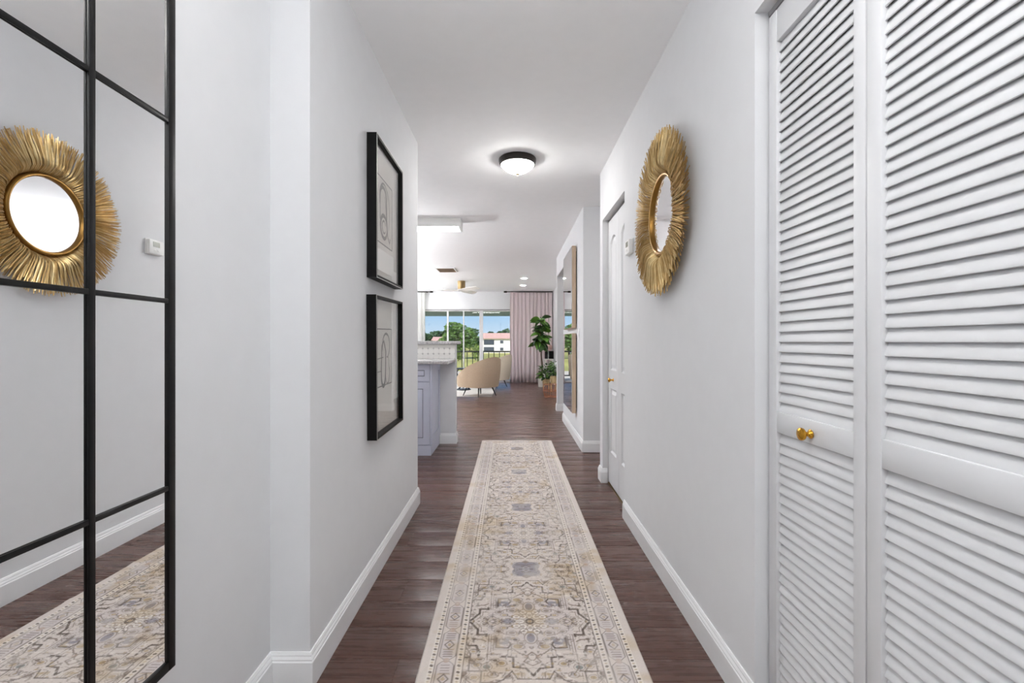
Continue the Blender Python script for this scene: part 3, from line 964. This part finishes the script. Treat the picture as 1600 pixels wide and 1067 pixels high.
# wear: blotches of fading plus ochre staining, with a shape of their own
def vnoise(X, Y, s, seed):
    r = np.random.default_rng(seed)
    g = r.random((80, 80))
    x, y = X / s + 20, Y / s + 5
    i, j = np.floor(x).astype(int), np.floor(y).astype(int)
    fx, fy = x - i, y - j
    fx = fx * fx * (3 - 2 * fx); fy = fy * fy * (3 - 2 * fy)
    i %= 79; j %= 79
    return (g[i, j] * (1 - fx) * (1 - fy) + g[i + 1, j] * fx * (1 - fy) + g[i, j + 1] * (1 - fx) * fy + g[i + 1, j + 1] * fx * fy)
w1 = vnoise(UU, YY, .09, 3) * .6 + vnoise(UU, YY, .03, 4) * .4
w2 = vnoise(UU, YY, .17, 5) * .65 + vnoise(UU, YY, .04, 6) * .35
w3 = rng.random(UU.shape)
fade = np.clip((w1 - .45) * 1.6, 0, .40)[..., None]
colr = colr * (1 - fade) + lin(205, 196, 188) * fade
och = np.clip((w2 - .60) * 2.8, 0, .5)[..., None]
colr = colr * (1 - och) + colr * lin(192, 168, 128) / lin(214, 205, 196) * och
colr *= (0.95 + .10 * w3)[..., None]
dark_edge = (np.minimum(SS, Send) < .004)[..., None]
colr = np.where(dark_edge, colr * .86, colr)
# fold ridges left from shipping
zz = np.full(UU.shape, .007)
for k_, yr in enumerate((1.24, 1.60, 1.975, 2.30, 2.70, 3.12, 3.52, 3.92, 4.33, 4.72)):
    amp = (.0045, .003, .006, .0035, .0055, .004, .003, .005, .004, .003)[k_]
    zz += amp * np.exp(-((YY - yr - .012 * np.sin(UU * 9 + k_)) / .022) ** 2) * (.55 + .45 * np.cos(UU * 6 + k_ * 1.3))
zz += .0007 * (vnoise(UU, YY, .25, 8) - .5)
zz = np.where(np.minimum(SS, Send) < .003, .0042, zz)
# slight skew of the runner on the floor
cx = .0665 + (.038 - .0665) * (YY - 1.505) / (5.16 - 1.505)
XX = UU + cx
ny = len(ys)
verts = np.stack([XX, YY, zz], -1).reshape(-1, 3)
idx = np.arange(ny * nx).reshape(ny, nx)
quads = np.stack([idx[:-1, :-1], idx[:-1, 1:], idx[1:, 1:], idx[1:, :-1]], -1).reshape(-1, 4)
# skirt down to the floor
loop = list(idx[0, :]) + list(idx[1:, -1]) + list(idx[-1, -2::-1]) + list(idx[-2:0:-1, 0])
base = len(verts)
lv = verts[loop].copy(); lv[:, 2] = .0008
verts = np.vstack([verts, lv])
nl = len(loop)
sk = np.array([(loop[i], base + i, base + (i + 1) % nl, loop[(i + 1) % nl]) for i in range(nl)])
quads = np.vstack([quads, sk])
colv = np.vstack([colr.reshape(-1, 3), colr.reshape(-1, 3)[loop] * .8])
rm = bpy.data.meshes.new('runner_rug')
rm.vertices.add(len(verts)); rm.vertices.foreach_set('co', verts.ravel())
rm.loops.add(len(quads) * 4); rm.loops.foreach_set('vertex_index', quads.ravel().astype(np.int32))
rm.polygons.add(len(quads)); rm.polygons.foreach_set('loop_start', (np.arange(len(quads)) * 4).astype(np.int32))
rm.polygons.foreach_set('use_smooth', np.ones(len(quads), bool))
rm.update(calc_edges=True)
ca = rm.color_attributes.new('weave', 'FLOAT_COLOR', 'POINT')
ca.data.foreach_set('color', np.hstack([colv, np.ones((len(colv), 1))]).astype(np.float32).ravel())
rmat = bpy.data.materials.new('rug_weave'); rmat.use_nodes = True
t = rmat.node_tree; b = t.nodes['Principled BSDF']
at = t.nodes.new('ShaderNodeAttribute'); at.attribute_name = 'weave'
t.links.new(at.outputs['Color'], b.inputs['Base Color'])
b.inputs['Roughness'].default_value = .95; b.inputs['Specular IOR Level'].default_value = .15
b.inputs['Sheen Weight'].default_value = .15
nz = t.nodes.new('ShaderNodeTexNoise'); nz.inputs['Scale'].default_value = 420
tcx = t.nodes.new('ShaderNodeTexCoord'); t.links.new(tcx.outputs['Object'], nz.inputs['Vector'])
bp = t.nodes.new('ShaderNodeBump'); bp.inputs['Strength'].default_value = .35; bp.inputs['Distance'].default_value = .002
t.links.new(nz.outputs['Fac'], bp.inputs['Height']); t.links.new(bp.outputs[0], b.inputs['Normal'])
rm.materials.append(rmat)
ro = bpy.data.objects.new('runner_rug', rm); C.objects.link(ro)
tag(ro, 'long faded oriental runner rug, cream with taupe and grey medallions', 'rug')

# ------------------------------------------------------------------ kitchen peninsula
PX1 = -.624; PY = 5.03
struct('wall_peninsula', MB().box(-2.4, PX1, PY, PY + .13, 0, 1.068), 'wall_paint', 'low wall carrying the raised kitchen bar', 'wall')
baseboard('baseboard_peninsula', [(-.788, PY), (PX1, PY), (PX1, PY + .13)], 'white baseboard at the foot of the low bar wall')
wpn = bpy.data.objects['wall_peninsula']
# octagon and dot tiles on the low wall above the worktop
tp = .0580
MB().box(-1.7, PX1 - .001, PY - .004, PY - .0003, .9165, 1.066).build('grout_bed', 'grout', wpn)
ot = dt = None
for i in range(18):
    for j in range(3):
        cxx, czz = PX1 - .032 - i * tp, .945 + j * tp - .006
        if czz + tp / 2 > 1.072: continue
        s_, c_ = tp / 2 - .0012, .0115
        if ot is None:
            pts = [(-s_ + c_, -s_), (s_ - c_, -s_), (s_, -s_ + c_), (s_, s_ - c_), (s_ - c_, s_), (-s_ + c_, s_), (-s_, s_ - c_), (-s_, -s_ + c_)]
            ot = MB().prism(pts, 'y', -.0075, -.0042).build('tile', 'tile_white', wpn); o = ot
            dt = MB().prism([(-.0112, 0), (0, -.0112), (.0112, 0), (0, .0112)], 'y', -.0072, -.0042).build('dot_tile', 'tile_dot', wpn); d = dt
        else:
            o = dup(ot, wpn); d = dup(dt, wpn)
        o.location = (cxx, PY, czz)
        d.location = (cxx - tp / 2, PY, czz + tp / 2)
# worktop and raised ledge
ct = MB().box(-2.4, -.62, 4.445, PY - .009, .884, .915).build('worktop', 'granite', bevel=.005)
tag(ct, 'grey speckled granite worktop on the kitchen cabinets', 'worktop')
ce = []
for i in range(9):
    a = PI / 2 * i / 8
    ce.append((PX1 - .05 + .08 * math.sin(a), PY - .035 + .08 - .08 * math.cos(a)))
far = [(x, 2 * (PY + .16) - y) for x, y in ce[::-1]]
lg = MB().prism([(-2.4, PY - .035)] + ce + far + [(-2.4, 2 * (PY + .16) - PY + .035)], 'z', 1.0685, 1.105).build('bar_ledge', 'granite', bevel=.008)
tag(lg, 'raised granite bar ledge above the white tile splash', 'bar top')
kc = empty('base_cabinet', (-1.2, 4.5, 0), 0, 'blue-grey shaker base cabinet at the end of the kitchen peninsula', 'cabinet')
def kpart(name, mb, m, parent=None, **k):
    o = mb.build(name, m, parent or kc, **k)
    if parent is None: o.location = (1.2, -4.5, 0)
    return o
kpart('body', MB().box(-1.21, -.792, 4.512, PY - .001, .1005, .883), 'cabinet_paint', bevel=.002)
kpart('toe_kick', MB().box(-1.21, -.792, 4.492, PY - .017, .001, .100), 'cabinet_paint')
def shaker(x0, x1, z0, z1, name, rail=.05):
    y1_ = 4.511; y0_ = 4.491
    mb = MB()
    mb.box(x0, x0 + rail, y0_, y1_, z0, z1).box(x1 - rail, x1, y0_, y1_, z0, z1).box(x0 + rail, x1 - rail, y0_, y1_, z0, z0 + rail).box(x0 + rail, x1 - rail, y0_, y1_, z1 - rail, z1)
    o = kpart(name, mb, 'cabinet_paint')
    g = .006
    MB().box(x0 + rail, x1 - rail, y0_ + .010, y1_, z0 + rail, z1 - rail).build('recess', 'cabinet_groove', o)
    MB().box(x0 + rail + g, x1 - rail - g, y0_ + .004, y0_ + .0105, z0 + rail + g, z1 - rail - g).build('field', 'cabinet_paint', o, bevel=.002)
    return o
shaker(-1.20, -.806, .716, .872, 'drawer_front', .048)
shaker(-1.20, -.806, .108, .706, 'door', .062)
# end panel applied to the exposed side
ep = MB(); xs0, xs1 = -.7915, -.7835
ep.box(xs0, xs1, 4.515, 4.585, .101, .883).box(xs0, xs1, 4.93, PY - .016, .101, .883).box(xs0, xs1, 4.585, 4.93, .101, .19).box(xs0, xs1, 4.585, 4.93, .80, .883)
kpart('end_panel', ep, 'cabinet_paint')
kc2 = empty('base_cabinet', (-1.8, 4.5, 0), 0, 'plain blue-grey base cabinet behind the hall wall end', 'cabinet')
o = MB().box(-1.8, -1.212, 4.50, PY - .001, .101, .883).build('body', 'cabinet_paint', kc2, bevel=.002); o.location = (1.8, -4.5, 0)
o = MB().box(-1.8, -1.212, 4.52, PY - .001, .001, .1005).build('toe_kick', 'cabinet_paint', kc2); o.location = (1.8, -4.5, 0)

# ------------------------------------------------------------------ curtains
def curtain(name, x0, x1, yc, m, label, folds, amp, seed):
    r = random.Random(seed)
    root = empty(name, ((x0 + x1) / 2, yc, 0.012), 0, label, 'curtain')
    n = folds * 10
    v = []; f = []
    zs = [2.405, 2.36, 2.1, 1.6, 1.1, .6, .25, .012]
    phs = [r.uniform(-.5, .5) for _ in range(folds + 1)]
    for zi, z in enumerate(zs):
        k_ = .55 if zi == 0 else .75 if zi == 1 else 1 + .25 * (2.4 - z) / 2.4
        for i in range(n + 1):
            u = i / n
            p = u * folds
            j = int(min(p, folds - 1)); fr_ = p - j
            wob = phs[j] * (1 - fr_) + phs[j + 1] * fr_
            y_ = amp * k_ * math.sin(2 * PI * p + wob * 2) + .3 * amp * math.sin(4.3 * PI * p + wob * 5 + z)
            v.append((x0 + (x1 - x0) * u - root.location.x + .006 * math.sin(z * 3 + j) * (2.4 - z), y_, z - .012))
    for zi in range(len(zs) - 1):
        for i in range(n):
            a = zi * (n + 1) + i
            f.append((a, a + 1, a + n + 2, a + n + 1))
    mb = MB().add(v, f)
    o = mb.build('fabric', m, root, smooth=True, angle=80)
    sd = o.modifiers.new('thickness', 'SOLIDIFY'); sd.thickness = .002
    return root
def cloth_mat(name, c, tr):
    m = bpy.data.materials.new(name); m.use_nodes = True
    t = m.node_tree; b = t.nodes['Principled BSDF']
    out = [q for q in t.nodes if q.type == 'OUTPUT_MATERIAL'][0]
    wv = t.nodes.new('ShaderNodeTexNoise'); wv.inputs['Scale'].default_value = 60
    rp = t.nodes.new('ShaderNodeValToRGB')
    rp.color_ramp.elements[0].color = tuple(q * .95 for q in c[:3]) + (1,)
    rp.color_ramp.elements[1].color = c
    t.links.new(wv.outputs['Fac'], rp.inputs['Fac']); t.links.new(rp.outputs['Color'], b.inputs['Base Color'])
    b.inputs['Roughness'].default_value = .95
    tl = t.nodes.new('ShaderNodeBsdfTranslucent'); t.links.new(rp.outputs['Color'], tl.inputs['Color'])
    mx = t.nodes.new('ShaderNodeMixShader'); mx.inputs[0].default_value = tr
    t.links.new(b.outputs[0], mx.inputs[1]); t.links.new(tl.outputs[0], mx.inputs[2]); t.links.new(mx.outputs[0], out.inputs['Surface'])
    MATS[name] = m
cloth_mat('drape_pink', srgb(232, 220, 222), .30)
cloth_mat('drape_white', srgb(240, 240, 238), .5)
curtain('curtain', -.085, 1.035, 12.40, 'drape_pink', 'long pinkish grey curtain drawn beside the plants', 11, .022, 3)
curtain('curtain', -3.05, -2.34, 12.40, 'drape_white', 'white curtain at the kitchen side of the sliding doors', 7, .026, 5)
for x0, x1, lab in ((-.16, 1.045, 'dark rod holding the pinkish grey curtain'), (-3.1, -2.22, 'dark rod holding the white curtain')):
    r = empty('curtain_rod', ((x0 + x1) / 2, 12.40, 2.418), 0, lab, 'curtain rod')
    hw = (x1 - x0) / 2
    MB().tube([(-hw, 0, 0), (hw, 0, 0)], .011, 10).build('rod', 'bronze', r, smooth=True)
    s_ = -1 if x0 > -1 else 1
    MB().tube([(s_ * hw, 0, -.002), (s_ * (hw + .02), 0, -.002), (s_ * (hw + .02), 0, -.002), (s_ * (hw + .09), 0, -.002)], [.012, .022, .026, .022], 12).build('finial', 'bronze', r, smooth=True)
    for q in (-.8, .8):
        MB().box(hw * q - .008, hw * q + .008, -.012, .149, -.012, .012).build('bracket', 'bronze', r)

# ------------------------------------------------------------------ living room
def armchair(loc, rz, m, label):
    r = empty('barrel_armchair', (*loc, 0), rz, label, 'armchair', 'barrel armchairs in the living room')
    # local: faces +x. shell wraps from -150 to 150 degrees about the back (-x)
    n = 36; hsteps = 8
    v = []; f = []
    A = math.radians(150)
    for side in (0, 1):           # outer, inner
        for i in range(n + 1):
            th = -A + 2 * A * i / n
            c = abs(th) / A
            top = .80 - .555 * c ** 1.6
            for h in range(hsteps + 1):
                u = h / hsteps
                z = .20 + (top - .20) * u
                rad = .372 + .055 * math.sin(min(1, u * 1.15) * PI / 2) * (1 - .8 * c) + .09 * c ** 2 + .015 * u * (1 - c)
                if side: rad -= .055 + .02 * (1 - u)
                if side: z = .22 + (top - .012 - .22) * u
                v.append((-rad * math.cos(th) * 1.02 + .0, rad * math.sin(th) * .98, z))
    K = hsteps + 1; off = (n + 1) * K
    for i in range(n):
        for h in range(hsteps):
            a = i * K + h
            f.append((a, a + K, a + K + 1, a + 1)); f.append((off + a, off + a + 1, off + a + K + 1, off + a + K))
        a = i * K + hsteps
        f.append((a, a + K, off + a + K, off + a))
        a = i * K
        f.append((a, off + a, off + a + K, a + K))
    for i in (0, n):
        for h in range(hsteps):
            a = i * K + h
            f.append((a, a + 1, off + a + 1, off + a))
    MB().add(v, f).build('shell', m, r, smooth=True, angle=50)
    MB().lathe([(.0001, .205), (.29, .205), (.325, .23), (.33, .34), (.30, .40), (.2, .42), (.0001, .425)], 36).build('seat', m, r, smooth=True, angle=60)
    MB().lathe([(.0001, .188), (.30, .188), (.34, .21), (.0001, .21)], 36).build('base', m, r, smooth=True, angle=60)
    for a in (45, 135, 225, 315):
        c, s = math.cos(math.radians(a)), math.sin(math.radians(a))
        MB().tube([(.25 * c, .25 * s, .19), (.33 * c, .33 * s, .012), (.33 * c, .33 * s, .0088)], [.016, .009, .009], 10).build('leg', 'leg_dark', r, smooth=True)
    return r
armchair((-.68, 9.42), math.radians(135), 'boucle', 'tan barrel armchair with dark splayed legs, seen from behind')
armchair((-.47, 11.15), math.radians(150), 'boucle_pale', 'cream barrel armchair beside the pinkish curtain')
ar = MB().box(-2.9, -.426, 9.28, 11.9, .0008, .008).build('area_rug', 'area_rug_pale', bevel=.002)
tag(ar, 'pale grey area rug under the armchairs', 'rug')
bt = empty('side_table', (-1.12, 10.55, 0.008), 0, 'small black side table with curved scroll legs', 'table')
MB().lathe([(.0001, .465), (.205, .465), (.215, .475), (.215, .487), (.208, .492), (.0001, .492)], 36).build('top', 'black_gloss', bt, smooth=True, angle=40)
for i in range(3):
    a = 2 * PI * i / 3 + .5
    pts = []
    for s in range(19):
        u = s / 18
        rr = .11 + .085 * math.sin(u * 2 * PI + .4)
        pts.append((rr * math.cos(a), rr * math.sin(a), .465 - .448 * u))
    MB().tube(pts, .016, 8).build('leg', 'black_gloss', bt, smooth=True)
MB().lathe([(.0001, .001), (.16, .001), (.165, .010), (.155, .022), (.0001, .024)], 32).build('base', 'black_gloss', bt, smooth=True, angle=40)

# --- plants by the curtain
def leaf_blade(L, W, n=6, droop=.35, cup=.12):
    v = []; f = []
    for s in range(n + 1):
        u = s / n
        w_ = W * (math.sin(PI * min(1, u ** .8)) ** .7) * (.55 + .6 * u) if 0 < u < 1 else .004
        x = L * u * (1 - .12 * u)
        z = -droop * L * u * u
        v += [(x, -w_ / 2, z + cup * w_), (x, 0, z), (x, w_ / 2, z + cup * w_)]
    for s in range(n):
        for c in range(2):
            f.append((s * 3 + c, s * 3 + c + 1, s * 3 + 4 + c, s * 3 + 3 + c))
    return v, f
fp = empty('fiddle_leaf_fig', (.685, 11.35, 0), 0, 'tall fiddle leaf fig tree with bare trunk in white pot', 'plant')
MB().lathe([(.0001, .001), (.075, .001), (.09, .22), (.093, .23), (.085, .23), (.08, .2), (.0001, .2)], 32).build('pot', 'pot_white', fp, smooth=True, angle=40)
MB().tube([(.0, 0, .2), (.02, 0, .5), (-.01, 0, .8), (.01, 0, 1.05), (-.03, 0, 1.3), (-.02, 0, 1.62)], .017, 8, .008).build('trunk', 'bark', fp, smooth=True)
for i in range(46):
    u = i / 45
    z = 1.02 + .66 * u
    if .42 < u < .52: z += .06
    a = i * 2.4
    L = random.uniform(.24, .33) * (1 - .25 * u); W = L * random.uniform(.66, .8)
    v, f = leaf_blade(L, W, 6, random.uniform(.25, .8))
    o = MB().add(v, f).build('leaf', 'leaf_light' if random.random() < .3 else 'leaf_dark', fp, smooth=True, angle=80)
    o.location = (.02 * math.cos(a) - .02, .02 * math.sin(a), z)
    o.rotation_euler = (random.uniform(-1.0, 1.0), -math.radians(random.uniform(-35, 40)), a)
def bushy(name, loc, label, potmat, pot_h, pot_r, leg_h, H_, R_, n, seed, leafL=.13, leafmats=('leaf_dark', 'leaf_light')):
    r = random.Random(seed)
    p = empty(name, loc, 0, label, 'plant')
    MB().lathe([(.0001, leg_h), (pot_r * .85, leg_h), (pot_r, leg_h + pot_h), (pot_r * .92, leg_h + pot_h), (pot_r * .9, leg_h + pot_h - .03), (.0001, leg_h + pot_h - .03)], 28).build('pot', potmat, p, smooth=True, angle=40)
    if leg_h > .02:
        for k_ in range(4):
            a = PI / 4 + k_ * PI / 2
            MB().tube([(pot_r * .95 * math.cos(a), pot_r * .95 * math.sin(a), .001), (pot_r * .98 * math.cos(a), pot_r * .98 * math.sin(a), leg_h + pot_h * .7)], .011, 8).build('stand_leg', 'pot_gold', p, smooth=True)
    for mi, m in enumerate(leafmats):
        mb = MB()
        for i in range(n // 2):
            a = r.uniform(0, 2 * PI); el = r.uniform(-.1, 1.25)
            L = leafL * r.uniform(.8, 1.25); v, f = leaf_blade(L, L * .5, 4, r.uniform(.1, .6))
            q = r.uniform(.2, 1)
            base = Vector((R_ * q * math.cos(a) * math.cos(el), R_ * q * math.sin(a) * math.cos(el), leg_h + pot_h + .03 + (H_ - .1) * q * math.sin(max(el, .05))))
            m4 = Matrix.Translation(base) @ Matrix.Rotation(a, 4, 'Z') @ Matrix.Rotation(-el * .5, 4, 'Y') @ Matrix.Rotation(r.uniform(-.5, .5), 4, 'X')
            mb.add([m4 @ Vector(q2) for q2 in v], f)
        o = mb.build('foliage', m, p, smooth=True, angle=80); o['kind'] = 'stuff'
    st = MB()
    for i in range(7):
        a = i * .9
        st.tube([(0, 0, leg_h + pot_h - .04), (R_ * .3 * math.cos(a), R_ * .3 * math.sin(a), leg_h + pot_h + H_ * .55)], .005, 5)
    st.build('stems', 'leaf_dark', p, smooth=True)['kind'] = 'stuff'
bushy('potted_plant', (.755, 10.75, 0), 'bushy green plant in a pale pot on a wooden stand', 'pot_gold', .14, .09, .10, .44, .17, 150, 4)
bushy('potted_plant', (.885, 10.30, 0), 'dense green plant in a golden pot on thin legs', 'pot_gold', .16, .075, .18, .40, .085, 150, 9, .085)
bk = empty('wire_basket', (.735, 9.27, 0), 0, 'copper wire basket standing on the floor by the plants', 'basket')
for z, rr in ((.008, .115), (.13, .145), (.25, .135)):
    MB().tube([(rr * math.cos(2 * PI * i / 28), rr * math.sin(2 * PI * i / 28), z) for i in range(28)], .0055, 6, closed=True).build('hoop', 'copper', bk, smooth=True)
for i in range(22):
    a = 2 * PI * i / 22
    MB().tube([(.115 * math.cos(a), .115 * math.sin(a), .008), (.145 * math.cos(a + .12), .145 * math.sin(a + .12), .13), (.135 * math.cos(a + .05), .135 * math.sin(a + .05), .25)], .0035, 5).build('wire', 'copper', bk, smooth=True)
ped = empty('pedestal_table', (.93, 12.10, 0), 0, 'narrow white table behind the potted plants', 'table')
MB().box(-.125, .105, -.13, .13, .63, .655).build('top', 'pot_white', ped, bevel=.004)
for a in (-.105, .085):
    for c in (-.11, .11):
        MB().box(a - .012, a + .012, c - .012, c + .012, .001, .63).build('leg', 'pot_white', ped)
for x, y_, w_, h_, lab in ((.85, 12.03, .075, .19, 'small black box frame standing on the white table'), (.975, 12.01, .125, .20, 'wide black box frame standing on the white table')):
    bf = empty('box_frame', (x, y_, .6555), 0, lab, 'picture frame')
    MB().box(-w_ / 2, w_ / 2, -.012, .012, 0, h_).build('frame', 'black_gloss', bf, bevel=.003)
    MB().box(-w_ / 2 + .012, w_ / 2 - .012, -.0132, -.0121, .012, h_ - .012).build('picture', 'black_frame', bf)
vf = empty('flower_vase', (.905, 12.16, .6555), 0, 'pale pink flower ball in a slim vase on the white table', 'vase')
MB().lathe([(.0001, .001), (.035, .001), (.045, .06), (.030, .15), (.018, .2), (.024, .215), (.0001, .214)], 24).build('vase', 'pot_white', vf, smooth=True, angle=40)
pb = MB(); rr = random.Random(2)
for i in range(150):
    d = Vector((rr.gauss(0, 1), rr.gauss(0, 1), rr.gauss(0, 1))).normalized()
    c = Vector((0, 0, .29)) + Vector((d.x * .105, d.y * .105, d.z * .08))
    m4 = Matrix.Translation(c) @ d.to_track_quat('Z', 'Y').to_matrix().to_4x4() @ Matrix.Rotation(rr.uniform(0, 6), 4, 'Z')
    q = .022
    pb.add([m4 @ Vector(p) for p in ((0, 0, -.006), (q, 0, .006), (q * .5, q * .8, .008), (-q * .5, q * .8, .006), (-q, 0, .008), (-q * .5, -q * .8, .006), (q * .5, -q * .8, .008))], [(0, 1 + j, 1 + (j + 1) % 6) for j in range(6)])
pb.build('petals', 'pink_petal', vf)['kind'] = 'stuff'

# ------------------------------------------------------------------ balcony and garden
struct('balcony_floor', MB().box(-6, 3.2, YF + .15, 14.35, -.2, -.03), 'concrete', 'pale concrete balcony floor outside the glass doors', 'floor')
aw = MB().prism([(YF + .151, 2.20), (14.5, 1.885), (14.5, 1.96), (YF + .151, 2.30)], 'x', -6, 3.2)
struct('balcony_roof', aw, 'awning_green', 'grey-green sloping balcony roof outside the glass doors', 'roof')
rl = empty('balcony_railing', (-1.4, 14.2, -.03), 0, 'dark metal balcony railing with thin upright bars', 'railing')
MB().box(-4.5, 4.5, -.03, .03, .80, .845).build('top_rail', 'rail_dark', rl)
MB().box(-4.5, 4.5, -.02, .02, .08, .115).build('bottom_rail', 'rail_dark', rl)
bal = None
for i in range(54):
    x = -4.4 + i * .163
    if bal is None:
        bal = MB().box(-.011, .011, -.011, .011, .116, .799).build('baluster', 'rail_dark', rl); o = bal
    else: o = dup(bal, rl)
    o.location = (x, 0, 0)
for x in (-4.48, -1.5, 1.5, 4.48):
    MB().box(x - .025, x + .025, -.025, .025, .0005, .80).build('post', 'rail_dark', rl)
GZ = -2.6
struct('lawn', MB().box(-220, 220, 16, 320, GZ - .3, GZ), 'grass', 'yellow-green lawn stretching beyond the balcony', 'lawn')
struct('garden_path', MB().box(-60, 60, 46, 58, GZ + .001, GZ + .03), 'sand_path', 'pale sandy path crossing the lawn', 'path')

def tree(x, y, h, r, m, label, seed, n=900, ch=.72, leaf=.42, group='trees beyond the lawn'):
    rr = random.Random(seed)
    t_ = empty('garden_tree', (x, y, GZ), 0, label, 'tree', group)
    MB().tube([(0, 0, .002), (.1, 0, h * .3), (0, .1, h * .6)], .03 * h, 8, .012 * h).build('trunk', 'bark', t_, smooth=True)
    mb = MB()
    lobes = [(Vector((rr.uniform(-.6, .6) * r, rr.uniform(-.5, .5) * r, h * (1 - ch) + h * ch * rr.uniform(.2, .85))), r * rr.uniform(.35, .6)) for _ in range(9)]
    for i in range(n):
        c, lr = rr.choice(lobes)
        d = Vector((rr.gauss(0, 1), rr.gauss(0, 1), rr.gauss(0, 1))).normalized() * lr * rr.uniform(.65, 1.05)
        p = c + d
        p.z = min(max(p.z, h * (1 - ch) * .8), h)
        q = Vector((rr.gauss(0, 1), rr.gauss(0, 1), rr.gauss(0, 1))).normalized().to_track_quat('Z', 'Y').to_matrix().to_4x4()
        m4 = Matrix.Translation(p) @ q
        s_ = leaf * rr.uniform(.6, 1.3)
        mb.add([m4 @ Vector(a) for a in ((-s_, 0, 0), (0, -s_ * .5, .1 * s_), (s_, 0, 0), (0, s_ * .5, .1 * s_))], [(0, 1, 2, 3)])
    mb.build('crown', m, t_)['kind'] = 'stuff'
    return t_
def at(px, y): return (px - 802) * y / F
tree(at(724, 100), 100, 7.7, 3.9, 'foliage_mid', 'big bright green tree in the middle of the lawn', 1, 2600, .85, .38)
tree(at(702, 112), 112, 6.2, 2.6, 'foliage_mid', 'smaller bright green tree beside the big one', 2, 1300, .85, .4)
k = 0
for k_, px in enumerate(range(622, 830, 16)):
    yy = 174 if k_ % 2 else 186
    h = (7.4, 8.4, 7.0, 8.0, 7.7, 8.6)[k_ % 6]
    tree(at(px, yy), yy, h, 3.1, 'foliage_dark', 'dark green tree in the row beyond the houses', 20 + k, 900, .88, .6, 'dark tree row beyond the houses'); k += 1
for px, yy, h, r, lab in ((672, 90, 3.4, 1.5, 'pale green shrub nearest the white curtain'), (680, 84, 3.0, 1.3, 'pale green shrub below the orange-pink roof'), (743, 92, 3.4, 1.2, 'pale green shrub at the wide door post'), (716, 88, 2.2, 1.0, 'lowest pale green shrub, under the big tree')):
    tree(at(px, yy), yy, h, r, 'foliage_pale', lab, 60 + k, 500, .95, .22, 'pale shrubs on the lawn'); k += 1

def house(x0, x1, y0, depth, eave, ridge, label, lanai=None, wins=(), storeys=2):
    r = empty('far_house', ((x0 + x1) / 2, y0, GZ), 0, label, 'house')
    hw = (x1 - x0) / 2
    MB().box(-hw, hw, 0, depth, .003, eave).build('wall', 'stucco', r)
    MB().prism([(-.6, eave), (depth / 2, ridge), (depth + .6, eave)], 'x', -hw - .5, hw + .5).build('roof', 'roof_tile', r)
    if lanai:
        for s in range(storeys):
            z0 = .35 + s * eave / 2
            o = MB().box(lanai[0] - (x0 + x1) / 2, lanai[1] - (x0 + x1) / 2, -.06, -.01, z0, z0 + eave / 2 - .75).build('screen', 'screen_dark', r)
    for wx in wins:
        for s in range(storeys):
            z0 = .7 + s * eave / 2
            o = MB().box(wx - .6 - (x0 + x1) / 2, wx + .6 - (x0 + x1) / 2, -.08, -.01, z0, z0 + 1.1).build('window', 'alu_white', r)
            MB().box(wx - .5 - (x0 + x1) / 2, wx + .5 - (x0 + x1) / 2, -.1, -.081, z0 + .1, z0 + 1.0).build('pane', 'screen_dark', o)
    return r
hy = 150
house(at(754, hy), at(830, hy), hy, 9, 4.62, 6.5, 'white two-storey house with pink tiled roof and screened porches', (at(756, hy), at(772, hy)), (at(784, hy), at(800, hy), at(815, hy)))
house(at(676, 158), at(700, 158), 158, 8, 4.0, 5.3, 'white house with orange-pink roof behind the trees', None, (at(684, 158), at(692, 158)))
house(at(704, 135), at(718, 135), 135, 7, 2.5, 3.4, 'low white house with pink roof beside the big tree', None, (at(709, 135),), 1)

# ------------------------------------------------------------------ added fill uplighters, unseen from the hall, evening out the brightness
def fill_uplight(x, y, watts, label):
    r = empty('fill_lamp', (x, y, .0005), 0, label, 'added fill lamp')
    MB().lathe([(.0001, 0), (.14, 0), (.14, .015), (.02, .03), (.0001, .03)], 32).build('base', 'bronze', r, smooth=True, angle=40)
    MB().tube([(0, 0, .03), (0, 0, 1.66)], .012, 12).build('pole', 'bronze', r, smooth=True)
    MB().lathe([(.012, 1.66), (.10, 1.68), (.19, 1.74), (.20, 1.75), (.19, 1.75), (.10, 1.69), (.0001, 1.685)], 40).build('bowl', 'bronze', r, smooth=True, angle=40)
    l = bpy.data.lights.new('fill_light', 'AREA'); l.shape = 'DISK'; l.size = .34; l.energy = watts; l.color = (.965, .982, 1.0)
    o = bpy.data.objects.new('fill_light', l); C.objects.link(o); o.parent = r
    o.location = (0, 0, 1.755); o.rotation_euler = (PI, 0, 0)
fill_uplight(.35, -1.3, FILL_HALL, 'added unseen bronze fill uplighter by the entry wall')
fill_uplight(-3.2, 8.1, FILL_ROOM, 'added unseen bronze fill uplighter midway along the living room side')
fill_uplight(-2.7, 5.75, FILL_ROOM, 'added unseen bronze fill uplighter behind the kitchen bar')
fill_uplight(-3.4, 10.6, FILL_ROOM, 'added unseen bronze fill uplighter by the living room wall')
